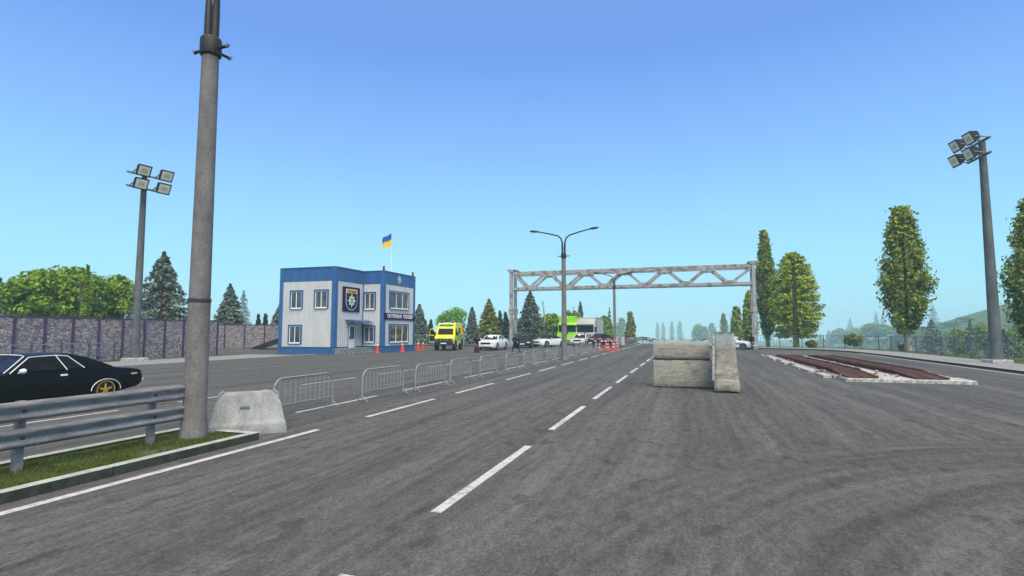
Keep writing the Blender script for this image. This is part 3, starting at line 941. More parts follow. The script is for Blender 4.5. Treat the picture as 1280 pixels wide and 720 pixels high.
# ================================================================ gantry
t = thing('overhead_gantry', 'rusty grey steel lattice gantry spanning the whole road', 'gantry', (0, 72.2, 0))
gx0, gx1, zt, zb2, dep = -23.0, 7.55, 9.95, 7.85, 1.9
for yq in (-dep / 2, dep / 2):
    for x in (gx0, gx1):
        m = MB(); w = .38
        m.box(x - w / 2, x + w / 2, yq - .22, yq + .22, -.1, zt + .25)
        c = m.build('column', M['gantry'], t, bevel=.02)
        m = MB(); m.box(x - .27, x + .27, yq - .29, yq + .29, 4.4, 5.2); m.build('splice_plate', M['gantry'], c, bevel=.015)
    for z, h in ((zt, .46), (zb2, .38)):
        m = MB(); m.box(gx0 + .2, gx1 - .2, yq - .15, yq + .15, z - h / 2, z + h / 2); m.build('chord', M['gantry'], t, bevel=.015)
    nb = 6; Lb = (gx1 - gx0) / nb
    for k in range(nb):
        xa = gx0 + Lb * k
        top0, bot, top1 = xa + (.5 if k == 0 else 0), xa + Lb * .48, xa + Lb
        for a, b in ((top0, bot - .28), (top1 - (.45 if k < nb - 1 else .3), bot + .28)):
            m = MB(); m.bar((a + (.3 if a == top0 and k else 0), yq, zt - .25), (b, yq, zb2 + .2), .16, .30); m.build('brace', M['gantry'], t)
        m = MB(); m.box(bot - .75, bot + .75, yq - .165, yq + .165, zb2 + .1, zb2 + .42); m.build('gusset', M['gantry'], t)
        if k < nb - 1:
            m = MB(); m.box(top1 - .8, top1 + .8, yq - .165, yq + .165, zt - .5, zt - .1); m.build('gusset', M['gantry'], t)
for x in [gx0 + (gx1 - gx0) * k / 6 for k in range(7)]:
    for z in (zt, zb2):
        m = MB(); m.bar((x, -dep / 2 + .17, z), (x, dep / 2 - .17, z), .16, .16); m.build('cross_tie', M['gantry'], t)
for x in (gx0, gx1):
    m = MB(); m.prism([(x - .3, zt + .22), (x + .3, zt + .22), (x + .55, zt + .55), (x - .55, zt + .55)], 'y', -dep / 2 - .3, dep / 2 + .3); m.build('cap', M['gantry'], t)
    m = MB(); m.prism([(x - .36, 0), (x + .36, 0), (x + .28, .45), (x - .28, .45)], 'y', -dep / 2 - .35, dep / 2 + .35); m.build('footing', M['concrete'], t, bevel=.03)
m = MB(); m.lathe([(.09, zt + .25), (.09, zt + .42), (.05, zt + .47), (0, zt + .48)], n=8, c=(gx0 + .9, -dep / 2, 0)); m.build('marker_lamp', M['red'], t)

# ================================================================ police post
def fb(m, F, s0, s1, z0, z1, d0, d1):
    O, u, n = F
    P = lambda s, z, d: (O[0] + u[0] * s + n[0] * d, O[1] + u[1] * s + n[1] * d, z)
    vs = [P(s, z, d) for z in (z0, z1) for d in (d0, d1) for s in (s0, s1)]
    m.add(vs, [(0, 2, 3, 1), (4, 5, 7, 6), (0, 1, 5, 4), (2, 6, 7, 3), (0, 4, 6, 2), (1, 3, 7, 5)])
def fpoly(m, F, pts, d0, d1):
    O, u, n = F
    P = lambda s, z, d: (O[0] + u[0] * s + n[0] * d, O[1] + u[1] * s + n[1] * d, z)
    k = len(pts)
    m.add([P(s, z, d0) for s, z in pts] + [P(s, z, d1) for s, z in pts],
          [tuple(range(k)), tuple(range(2 * k - 1, k - 1, -1))] + [(i, k + i, k + (i + 1) % k, (i + 1) % k) for i in range(k)])
def corrug(m, F, s0, s1, z0, z1, pitch=.3, dep=.035):
    """trapezoid sheet standing proud of the core wall"""
    O, u, n = F
    prof = []; s = s0
    while s < s1 - .01:
        for a, d in ((0, .01), (.62, .01), (.70, dep), (.92, dep)):
            if s + a * pitch < s1: prof.append((s + a * pitch, d))
        s += pitch
    prof.append((s1, .01))
    k = len(prof)
    P = lambda s, z, d: (O[0] + u[0] * s + n[0] * d, O[1] + u[1] * s + n[1] * d, z)
    m.add([P(s, z0, d) for s, d in prof] + [P(s, z1, d) for s, d in prof], [(i, i + 1, k + i + 1, k + i) for i in range(k - 1)])

H_ = 8.05
bld = thing('police_post', 'two-storey blue and white clad police post with blue bands and corner trims', 'building', (0, 0, 0))
xA0, xB, yA, yC, xD, yD = -36.85, -30.75, 42.8, 47.3, -28.42, 53.7
FA = ((xA0, yA), (1, 0), (0, -1)); FB = ((xB, yA), (0, 1), (1, 0)); FC = ((xB, yC), (1, 0), (0, -1)); FD = ((xD, yC), (0, 1), (1, 0))
FW = ((xA0, yD), (0, -1), (-1, 0)); FN = ((xD, yD), (-1, 0), (0, 1))
lens_ = {'A': xB - xA0, 'B': yC - yA, 'C': xD - xB, 'D': yD - yC, 'W': yD - yA, 'N': xD - xA0}
faces = {'A': FA, 'B': FB, 'C': FC, 'D': FD, 'W': FW, 'N': FN}
m = MB()
m.prism([(xA0, yA), (xB, yA), (xB, yC), (xD, yC), (xD, yD), (xA0, yD)], 'z', -.1, H_ - .04)
wall_core = m.build('wall', M['clad'], bld)
for k, F in faces.items():
    Ln = lens_[k]
    m = MB(); corrug(m, F, .0, Ln, .62, 6.72); m.build('cladding', M['clad'], bld, fixn=False)
    m = MB(); corrug(m, F, .0, Ln, -.05, .62, .3, .045); fb(m, F, 0, Ln, .60, .66, 0, .06); m.build('plinth_band', M['blue'], bld, fixn=False)
    m = MB(); corrug(m, F, .0, Ln, 6.72, H_, .3, .045); fb(m, F, -.0, Ln, H_ - .05, H_ + .02, -.03, .075); m.build('fascia_band', M['blue'], bld, fixn=False)
# corner trims
for (x, y, sx_, sy) in ((xA0, yA, 1, 1), (xB, yA, -1, 1), (xD, yC, -1, 1), (xD, yD, -1, -1), (xA0, yD, 1, -1)):
    m = MB(); w = .34
    m.box(min(x - sx_ * .055, x + sx_ * w), max(x - sx_ * .055, x + sx_ * w), min(y - sy * .06, y - sy * .0), max(y - sy * .06, y), -.06, H_ + .005)
    m.box(min(x - sx_ * .06, x), max(x - sx_ * .06, x), min(y - sy * .055, y + sy * w), max(y - sy * .055, y + sy * w), -.06, H_ + .003)
    m.build('corner_trim', M['blue'], bld)
m = MB(); m.box(xB + .0, xB + .1, yC - .1, yC, .62, H_); m.build('corner_trim', M['blue'], bld)

def curtain():
    m, n, l, b = new_mat('window_glass')
    v = objcoord(n, l)
    f = noise(n, l, objcoord(n, l, (3.5, 3.5, .5)), 1.2, 4)
    f2 = noise(n, l, v, .9, 3)
    c = ramp(n, l, f, [(.35, (.045, .052, .06)), (.6, (.13, .125, .125)), (.75, (.22, .19, .175))])
    c = mixc(n, l, 1.0, c, ramp(n, l, f2, [(.35, .6), (.7, 1.2)]), 'MULTIPLY')
    l.new(c, b.inputs["Base Color"]); b.inputs["Roughness"].default_value = .05
    b.inputs["Specular IOR Level"].default_value = .35
    return m
M['window_glass'] = curtain()
def window(F, s0, s1, z0, z1, panes):
    m = MB(); t_ = .13
    fb(m, F, s0 - t_, s1 + t_, z1, z1 + t_, .0, .14); fb(m, F, s0 - t_, s0, z0 - .04, z1 - .002, .0, .13); fb(m, F, s1, s1 + t_, z0 - .04, z1 - .002, .0, .13)
    w = m.build('window', M['blue'], bld)
    m = MB(); f_ = .07
    fb(m, F, s0 + .002, s1 - .002, z1 - f_ - .002, z1 - .002, .02, .09); fb(m, F, s0 + .002, s1 - .002, z0, z0 + f_, .02, .09)
    n = len(panes) - 1
    ws = [s0 + .002 + (s1 - s0 - .004) * p for p in panes]
    for i, s in enumerate(ws):
        a, b = (s, s + f_) if i == 0 else (s - f_, s) if i == n else (s - f_ * .6, s + f_ * .6)
        fb(m, F, a, b, z0 + f_ + .001, z1 - f_ - .003, .02, .085)
    m.build('frame', M['pvc'], w)
    m = MB(); fb(m, F, s0 - .02, s1 + .02, z0 - .05, z0 - .002, .0, .17); m.build('sill', M['pvc'], w)
    m = MB(); fb(m, F, s0 + .03, s1 - .03, z0 + .03, z1 - .03, .037, .052); m.build('pane', M['window_glass'], w)
window(FA, 1.3, 2.5, 4.22, 5.8, (0, .5, 1)); window(FA, 4.0, 5.3, 4.25, 5.82, (0, .5, 1)); window(FA, 1.22, 2.45, 1.0, 2.58, (0, .5, 1))
window(FC, .28, 1.38, 4.25, 5.85, (0, .5, 1)); window(FC, .28, 1.38, 1.02, 2.55, (0, .5, 1))
window(FD, 1.15, 4.85, 4.4, 6.05, (0, .33, .67, 1)); window(FD, 1.15, 4.85, 1.0, 2.72, (0, .33, .67, 1))
# door
m = MB(); fb(m, FB, 2.02, 3.24, .5, 2.78, .0, .08); dr = m.build('door_frame', M['blue'], bld)
m = MB(); fb(m, FB, 2.12, 3.14, .52, 2.7, .03, .105); dl = m.build('door', M['pvc'], dr)
m = MB(); fb(m, FB, 2.3, 2.96, 1.35, 2.55, .04, .112); m.build('pane', M['window_glass'], dl)
m = MB(); fb(m, FB, 2.18, 2.24, 1.35, 1.6, .10, .15); m.build('handle', M['dark_metal'], dl)
# canopy over the door
m = MB(); O = FB[0]
m.add([(xB + .05, yA + 1.55, 3.2), (xB + .05, yA + 4.3, 3.2), (xB + .8, yA + 4.3, 3.16), (xB + .8, yA + 1.55, 3.16), (xB + 1.35, yA + 4.3, 3.0), (xB + 1.35, yA + 1.55, 3.0)] +
      [(xB + .05, yA + 1.55, 3.14), (xB + .05, yA + 4.3, 3.14), (xB + .8, yA + 4.3, 3.1), (xB + .8, yA + 1.55, 3.1), (xB + 1.35, yA + 4.3, 2.94), (xB + 1.35, yA + 1.55, 2.94)],
      [(0, 1, 2, 3), (3, 2, 4, 5), (6, 9, 8, 7), (9, 11, 10, 8), (0, 3, 9, 6), (3, 5, 11, 9), (1, 7, 8, 2), (2, 8, 10, 4), (4, 10, 11, 5), (0, 6, 7, 1)])
cn = m.build('canopy', M['blue'], bld)
for yq in (yA + 1.7, yA + 4.15):
    m = MB(); m.tube([(xB + .05, yq, 2.45), (xB + .5, yq, 2.72), (xB + 1.15, yq, 3.0)], .02, 6); m.build('strut', M['dark_metal'], cn)
# steps
m = MB()
m.box(xB + .06, xB + 1.25, yA - .02, yC - .07, -.05, .54); m.box(xB + 1.255, xB + 1.6, yA + .1, yC - .08, -.05, .36); m.box(xB + 1.605, xB + 1.95, yA + .2, yC - .09, -.05, .18)
m.build('steps', M['stone_step'], bld, bevel=.015)
m = MB(); m.box(xA0 + .1, xD - .1, yC + .1, yD - .1, H_ - .03, H_ + .01); m.build('roof', M['dark_metal'], bld)

def star(F, c, r0, r1, n, d0, d1, m):
    pts = []
    for k in range(2 * n):
        a = math.pi / 2 + k * math.pi / n
        r = (r0 if k % 4 == 0 else r0 * .86) if k % 2 == 0 else r1
        pts.append((c[0] + r * math.cos(a), c[1] + r * math.sin(a)))
    fpoly(m, F, pts, d0, d1)
# star badge on the fascia
M['badge'] = pm('badge', (.55, .54, .47), .5, .1, 3)
m = MB(); star(FD, (2.95, 7.36), .50, .27, 8, .06, .09, m); bd = m.build('badge', M['badge'], bld)
m = MB(); fpoly(m, FD, [(2.95 + .21 * math.cos(a * math.pi / 8), 7.36 + .21 * math.sin(a * math.pi / 8)) for a in range(16)], .085, .105); m.build('badge_disc', M['cyan_lamp'], bd)
m = MB(); fpoly(m, FD, [(2.87, 7.48), (2.87, 7.33), (2.95, 7.24), (3.03, 7.33), (3.03, 7.48)], .10, .12); m.build('badge_shield', M['flag_yellow'], bd)

def text_part(body, size, mat, parent, F, s, z, d, width=None, name='lettering', ext=.012):
    c = bpy.data.curves.new(name, 'FONT'); c.body = body; c.size = size; c.extrude = ext; c.align_x = 'CENTER'; c.align_y = 'CENTER'; c.offset = .008 * size / .4
    ob = bpy.data.objects.new(name, c); COL.objects.link(ob)
    bpy.context.view_layer.update()
    me = bpy.data.meshes.new_from_object(ob.evaluated_get(bpy.context.evaluated_depsgraph_get()))
    bpy.data.objects.remove(ob)
    me.name = name; me.materials.clear(); me.materials.append(mat)
    xs_ = [v.co.x for v in me.vertices]; w = max(xs_) - min(xs_)
    k = width / w if width else 1
    O, u, n = F
    M4 = Matrix(((u[0], 0, n[0], O[0] + u[0] * s + n[0] * d), (u[1], 0, n[1], O[1] + u[1] * s + n[1] * d), (0, 1, 0, z), (0, 0, 0, 1)))
    me.transform(M4 @ Matrix.Diagonal((k, 1, 1, 1)))
    o = bpy.data.objects.new(name, me); COL.objects.link(o); o.parent = parent
    return o
M['sign_white'] = pm('sign_white', (.82, .82, .84), .5, .05, 5)
# name board
m = MB(); fb(m, FD, .05, lens_['D'] - .08, 3.25, 3.90, .06, .12)
nb = m.build('name_board', M['navy'], bld)
text_part('ПАТРУЛЬНА  ПОЛІЦІЯ', .50, M['sign_white'], nb, FD, lens_['D'] / 2, 3.575, .128, 5.2)
# shield board
m = MB(); fb(m, FB, 1.05, 3.8, 3.95, 6.3, .05, .11); sb = m.build('shield_board', M['navy'], bld)
def shield(cx, zc, w, h):
    pts = [(cx - w / 2, zc + h / 2), (cx - w / 2, zc - h * .05)]
    for k in range(1, 7): a = k / 7; pts.append((cx - w / 2 * math.cos(a * math.pi / 2) ** .8, zc - h * .05 - h * .45 * math.sin(a * math.pi / 2)))
    pts.append((cx, zc - h / 2))
    for k in range(6, 0, -1): a = k / 7; pts.append((cx + w / 2 * math.cos(a * math.pi / 2) ** .8, zc - h * .05 - h * .45 * math.sin(a * math.pi / 2)))
    pts += [(cx + w / 2, zc - h * .05), (cx + w / 2, zc + h / 2)]
    return pts
M['navy_dark'] = pm('navy_dark', (.004, .004, .02), .5, .1, 3)
m = MB(); fpoly(m, FB, shield(2.42, 5.1, 1.86, 2.0), .10, .125); s1 = m.build('shield', M['sign_white'], sb)
m = MB(); fpoly(m, FB, shield(2.42, 5.1, 1.74, 1.88), .11, .135); m.build('shield_field', M['navy_dark'], sb)
m = MB(); fb(m, FB, 1.56, 3.28, 5.7, 6.03, .12, .145); m.build('shield_banner', M['flag_yellow'], sb)
text_part('ПОЛІЦІЯ', .30, M['navy_dark'], sb, FB, 2.42, 5.865, .15, 1.4, name='banner_lettering', ext=.005)
m = MB(); star(FB, (2.42, 5.0), .68, .36, 8, .12, .15, m); m.build('shield_star', M['sign_white'], sb)
m = MB(); fpoly(m, FB, [(2.22, 5.25), (2.22, 4.85), (2.42, 4.68), (2.62, 4.85), (2.62, 5.25)], .14, .16); m.build('star_shield', M['green_sq'], sb)
m = MB(); fpoly(m, FB, [(2.27, 5.21), (2.27, 4.98), (2.57, 4.98), (2.57, 5.21)], .15, .168); m.build('star_shield_top', M['cyan_lamp'], sb)
m = MB(); fpoly(m, FB, [(2.34, 4.94), (2.42, 4.74), (2.5, 4.94)], .15, .168); m.build('star_shield_mark', M['flag_yellow'], sb)

def beacon(label, x, y):
    t = thing('roof_beacon', label, 'beacon', (x, y, H_ + .02), 0, 'red beacons on the roof edge')
    m = MB(); m.lathe([(.1, 0), (.1, .25), (.07, .28)], n=10); m.build('base', M['black_plastic'], t, smooth=40)
    m = MB(); m.lathe([(.09, .27), (.13, .33), (.13, .43), (.07, .5), (0, .51)], n=10); m.build('lamp', M['orange'], t, smooth=50)
beacon('red roof beacon at the corner nearest the shield board', xD + .0 - .15, yC + .2)
beacon('red roof beacon at the far corner above the name board', xD - .15, yD - .2)

# flag
t = thing('flagpole', 'white flagpole on the roof of the police post flying a blue and yellow flag', 'flagpole', (-30.6, 52.4, H_))
m = MB(); m.lathe([(.06, -.05), (.055, 1.9), (.045, 1.95), (.035, 4.9), (.05, 4.93), (0, 5.0)], n=8); m.build('pole', M['trim_white'], t, smooth=40)
def flag(name, v0, v1, mat):
    m = MB(); nu, nv = 14, 5; vs = []; fs = []
    ux, uy = -.84, -.54      # blown towards the left of the picture
    for i in range(nu + 1):
        for j in range(nv + 1):
            u = i / nu; v = v0 + (v1 - v0) * j / nv
            s = u * 1.0
            dz = -.75 * u ** 1.6 - .10 * math.sin(5 * u) + .03 * math.sin(9 * u + 3 * v)
            w = .11 * math.sin(7 * u + 1.2 * v) * u
            vs.append((ux * s - uy * w, uy * s + ux * w, 4.72 - 1.35 * v * (1 - .12 * u) + dz))
    for i in range(nu):
        for j in range(nv):
            a = i * (nv + 1) + j; fs.append((a, a + 1, a + nv + 2, a + nv + 1))
    m.add(vs, fs); return m
fl = flag('flag', 0, .5, None).build('flag', M['flag_blue'], t, smooth=80)
flag('flag', .5, 1, None).build('lower_band', M['flag_yellow'], fl, smooth=80)

# ================================================================ traffic cones
def cone(label, loc):
    t = thing('traffic_cone', label, 'traffic cone', loc, random.uniform(0, 1.5), 'orange traffic cones')
    m = MB(); m.box(-.24, .24, -.24, .24, 0, .05); m.build('base', M['orange'], t, bevel=.02)
    m = MB(); m.lathe([(.19, .05), (.085, .70), (.062, .845), (.035, 1.0), (0, 1.01)], n=14); m.build('body', M['orange'], t, smooth=50)
    m = MB(); m.lathe([(.088, .705), (.066, .845)], n=14); m.build('reflective_band', M['sign_white'], t, smooth=50)
cone('orange traffic cone standing at the corner of the police post, left of the larger windows', (-28.75, 46.9, 0))
cone('orange traffic cone standing under the name board of the police post', (-27.7, 49.9, 0))
cone('orange traffic cone just right of the police post, left one of a pair', (-28.2, 54.3, 0))
cone('orange traffic cone of the pair by the ambulance, right one', (-28.5, 56.0, 0))

# ================================================================ inspection ramp with two rusty tracks
t = thing('inspection_ramp', 'low inspection ramp of white rubble pads carrying two rusty brown wheel tracks', 'ramp', (0, 0, 0))
rng = random.Random(5)
ys_ = [26.3, 31.4, 33.9, 38.6, 43.4, 48.8]
m = MB()
m.box(6.2, 10.75, 26.3, 27.9, -.05, .145)
for k in range(5):
    y0, y1 = ys_[k], ys_[k + 1]
    if k == 0: y0 = 27.905
    sh = -.06 * k
    m.box(6.12 + sh, 10.6 + sh, y0 + .0, y1 - .005, -.05, .15 + .004 * (k % 2))
slab = m.build('rubble_base', M['rubble'], t, bevel=.025)
for k in range(6):
    m = MB(); y0 = ys_[k]; m.box(5.72, 6.08 - .06 * max(k - 1, 0), y0 + .05 + (1.7 if k == 0 else 0), y0 + (3.4 if k == 0 else 2.1), -.05, .13); m.build('side_pad', M['rubble'], t, bevel=.02)
for xr in (6.34, 8.80):
    w = 1.06
    path = [(26.5, .18), (29.2, .32), (45.5, .32), (48.2, .19)]
    m = MB()
    for (ya, za), (yb, zb_) in zip(path, path[1:]):
        m.add([(xr, ya, za - .12), (xr + w, ya, za - .12), (xr + w, yb, zb_ - .12), (xr, yb, zb_ - .12), (xr, ya, za), (xr + w, ya, za), (xr + w, yb, zb_), (xr, yb, zb_)],
              [(3, 2, 1, 0), (4, 5, 6, 7), (0, 1, 5, 4), (2, 3, 7, 6), (1, 2, 6, 5), (3, 0, 4, 7)])
    tr = m.build('wheel_track', M['rust'], t)
    m = MB()
    for xe in (xr - .06, xr + w / 2 - .02, xr + w + .002):
        for (ya, za), (yb, zb_) in zip(path, path[1:]):
            hh = .03 if abs(xe - xr - w / 2 + .02) < .01 else .045
            m.bar((xe + .03, ya, za - .01 + hh / 2), (xe + .03, yb, zb_ - .01 + hh / 2), .055, hh)
    for k in range(44):
        y = 29 + k * .37
        for xe in (xr - .03, xr + w + .03): m.box(xe - .035, xe + .035, y, y + .16, 0.365, .395)
    m.build('edge_rail', M['rust_edge'], tr)
    m = MB()
    for y in [28.8 + 2.4 * k for k in range(8)]: m.box(xr + .1, xr + w - .1, y, y + .5, .1, .205)
    m.build('support_block', M['rubble'], t, bevel=.02)
# broken brick and rubble between the tracks
m = MB()
for k in range(260):
    x = rng.choice((rng.uniform(6.15, 6.25), rng.uniform(7.6, 8.6), rng.uniform(10.05, 10.5), rng.uniform(7.5, 7.8))); y = rng.uniform(27.2, 48); s = rng.uniform(.03, .10)
    m.cbox((x, y, .16 + s * .3), (s * 1.6, s * 1.2, s), Matrix.Rotation(rng.uniform(0, 3), 3, 'Z') @ Matrix.Rotation(rng.uniform(-.5, .5), 3, 'X'))
o = m.build('broken_brick', pm('broken_brick', (.42, .36, .33), .95, .3, 5, col2=(.30, .12, .07), thr=(.45, .55)), t); o['kind'] = 'stuff'

# ================================================================ concrete blocks in the road
def bunker_mat(wash=.75):
    m, n, l, b = new_mat('stained_concrete')
    t = n.new("ShaderNodeTexCoord"); s = n.new("ShaderNodeSeparateXYZ"); l.new(t.outputs["Generated"], s.inputs[0])
    v = objcoord(n, l)
    f = noise(n, l, objcoord(n, l, (.55, 1, 2.2)), 3.2, 6, .65)
    c = ramp(n, l, f, [(.36, (.17, .165, .14)), (.46, (.29, .28, .24)), (.55, (.37, .345, .28)), (.65, (.31, .225, .15))])
    c = mixc(n, l, 1.0, c, ramp(n, l, noise(n, l, v, 22, 5, .75), [(.38, .72), (.62, 1.18)]), 'MULTIPLY')
    # pale lime wash along the upper arris, dark strips along the top and bottom edges
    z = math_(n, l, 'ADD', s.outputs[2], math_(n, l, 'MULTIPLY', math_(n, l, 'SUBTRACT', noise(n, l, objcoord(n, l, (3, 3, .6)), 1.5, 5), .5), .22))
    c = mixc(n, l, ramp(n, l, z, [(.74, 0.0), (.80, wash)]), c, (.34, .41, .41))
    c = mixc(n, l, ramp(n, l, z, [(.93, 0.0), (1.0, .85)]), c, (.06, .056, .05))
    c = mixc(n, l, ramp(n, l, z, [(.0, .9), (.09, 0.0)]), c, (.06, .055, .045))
    l.new(c, b.inputs["Base Color"]); b.inputs["Roughness"].default_value = .93
    bump(n, l, b, noise(n, l, v, 14, 6, .7), .45, .02)
    return m
M['stained'] = bunker_mat()
M['stained_plain'] = bunker_mat(0.0)
def lying_block(label, x0, x1, y, z0, z1, d, mat=None):
    t = thing('concrete_block', label, 'concrete block', ((x0 + x1) / 2, y, z0), 0, 'stained concrete blocks in the road')
    h = z1 - z0; hw = (x1 - x0) / 2
    prof = [(.06, 0), (.0, .04 * h), (-.02, .25 * h), (-.025, .6 * h), (-.01, .94 * h), (.03, h), (d - .06, h), (d - .02, .9 * h), (d + .02, .4 * h), (d - .08, 0)]
    rings = []
    for x in (-hw, -hw * .5, 0, hw * .5, hw): rings.append([(x, yy_ + rng.uniform(-.008, .008), zz_ + .012 * math.sin(x * 3)) for yy_, zz_ in prof])
    m = MB(); m.loft(rings); m.build('block', mat or M['stained'], t, bevel=.012, smooth=40)
    m = MB(); m.cbox((hw * .82, d * .4, h + .02), (.10, .1, .05)); m.build('lifting_eye', M['rust_edge'], t)
    return t
lying_block('lower of two stained concrete blocks stacked lengthwise in the middle of the road', -1.3, .84, 21.5, 0, 1.03, .62, M['stained_plain'])
lying_block('upper of two stained concrete blocks stacked lengthwise in the middle of the road', -1.3, .72, 21.52, 1.055, 1.77, .60)
t = thing('concrete_block', 'stained concrete block standing on end against the right side of the two stacked ones', 'concrete block', (1.2, 20.25, 0), 0, 'stained concrete blocks in the road')
# outline in plan: face towards the camera hollowed in the middle, back narrower; flares out at the foot
rings = []
for z, w, y0, tp in ((0, .84, -.02, .0), (.10, .84, -.03, .0), (.36, .83, -.04, 0), (.40, .80, .05, 0), (.66, .80, .02, -.01), (.71, .79, .10, -.01), (.95, .75, .12, -.015), (1.4, .72, .13, -.03), (2.03, .69, .12, -.06)):
    hw = w / 2
    rings.append([(tp - hw, y0 + .05, z), (tp - hw + .1, y0 - .01, z + .04), (tp, y0 + .05, z + .055), (tp + hw - .1, y0 - .01, z + .04), (tp + hw, y0 + .05, z), (tp + hw * .8, y0 + .75, z), (tp - hw * .9, y0 + .75, z)])
m = MB(); m.loft(rings); m.build('block', M['stained'], t, bevel=.012, smooth=35)
m = MB(); m.bar((-.44, -.0, .42), (-.40, .02, 2.0), .05, .07); m.build('edge_angle', M['rubble'], t)

# ================================================================ black loading trestle by the building
t = thing('loading_trestle', 'black steel vehicle trestle with two sloping beams in front of the farther stone wall', 'trestle', (-48.4, 50.9, 0), math.atan2(1.3, 4.2))
for yq in (-.0, 1.6):
    xo = 1.5 if yq == 0 else 0
    m = MB(); m.bar((xo, yq, .06), (xo + 3.3, yq, 1.25), .45, .24); m.bar((xo + 3.2, yq, 1.25), (xo + 8.2, yq, 1.25), .45, .22); m.build('runway', M['black_plastic'], t)
    for xq in (3.6, 6.8):
        m = MB(); m.box(xo + xq - .16, xo + xq + .16, yq - .15, yq + .15, -.05, 1.15); m.build('leg', M['blue'], t)
    m = MB(); m.box(xo, xo + 8, yq - .12, yq + .12, .0, .1); m.build('foot_beam', M['black_plastic'], t)

# ================================================================ cars
M['brake'] = pm('brake', (.13, .13, .12), .5, .3, 8, metal=.3)
def ring_car(y, hw, zb, zs, cr, tuck=.93):
    h = zs - zb
    half = [(hw * .86, zb), (hw * .97, zb + .10 * h), (hw, zb + .42 * h), (hw * .985, zb + .72 * h), (hw * tuck, zs - .015), (hw * .80, zs + cr * .35), (hw * .4, zs + cr * .9)]
    return [(0, y, zb)] + [(x, y, z) for x, z in half] + [(0, y, zs + cr)] + [(-x, y, z) for x, z in half[::-1]]

def wheel(parent, x, y, r, w, rim_mat, spokes=5, rim_r=.68):
    s = 1 if x > 0 else -1
    m = MB()
    m.lathe([(r * .62, -w / 2), (r * .9, -w / 2), (r * .985, -w * .36), (r, -w * .2), (r, w * .2), (r * .985, w * .36), (r * .9, w / 2), (r * .62, w / 2), (r * .62, -w / 2)], axis='x', n=28, caps=False)
    wh = m.build('wheel', M['rubber'], parent, smooth=45, loc=(x, y, r))
    m = MB(); rr = r * rim_r
    m.lathe([(rr, s * w * .35), (rr, s * w * .515), (rr * .9, s * w * .50), (rr * .86, s * w * .30), (rr * .86, s * w * .28), (rr, s * w * .28)], axis='x', n=24, caps=False)
    m.lathe([(rr * .2, s * w * .2), (rr * .2, s * w * .42), (rr * .1, s * w * .46), (0, s * w * .46)], axis='x', n=12)
    for k in range(spokes):
        a = 2 * math.pi * k / spokes + .3
        p = Vector((s * w * .36, math.cos(a) * rr * .95, math.sin(a) * rr * .95)); q = Vector((s * w * .38, math.cos(a) * rr * .12, math.sin(a) * rr * .12))
        m.bar(q, p, .045, rr * .17)
    m.build('rim', rim_mat, wh, smooth=40)
    m = MB(); m.lathe([(r * .66, s * w * .06), (r * .66, s * w * .12), (0, s * w * .12)], axis='x', n=20); m.build('brake_disc', M['brake'], wh)
    return wh

def cut_arches(me, wheels, r, hw, kx=1, kz=1):
    """cut round wheel openings out of a body mesh"""
    ob = bpy.data.objects.new('tmp', me); COL.objects.link(ob)
    m = MB()
    for y in wheels:
        for s in (-1, 1):
            m.lathe([(0, s * (hw - .34)), (r, s * (hw - .34)), (r, s * (hw + .2)), (0, s * (hw + .2))], axis='x', c=(0, y[0], y[1]), n=32)
        m.v = [(p[0], y[0] + (p[1] - y[0]) * kx, y[1] + (p[2] - y[1]) * kz) if abs(p[1] - y[0]) <= r * 1.01 and abs(p[2] - y[1]) <= r * 1.01 else p for p in m.v]
    cm = m.mesh('cut', M['black_plastic'])
    co = bpy.data.objects.new('cut', cm); COL.objects.link(co)
    md = ob.modifiers.new('b', 'BOOLEAN'); md.object = co; md.operation = 'DIFFERENCE'; md.solver = 'EXACT'; md.material_mode = 'TRANSFER'
    bpy.context.view_layer.update()
    out = bpy.data.meshes.new_from_object(ob.evaluated_get(bpy.context.evaluated_depsgraph_get()))
    bpy.data.objects.remove(ob); bpy.data.objects.remove(co)
    return out

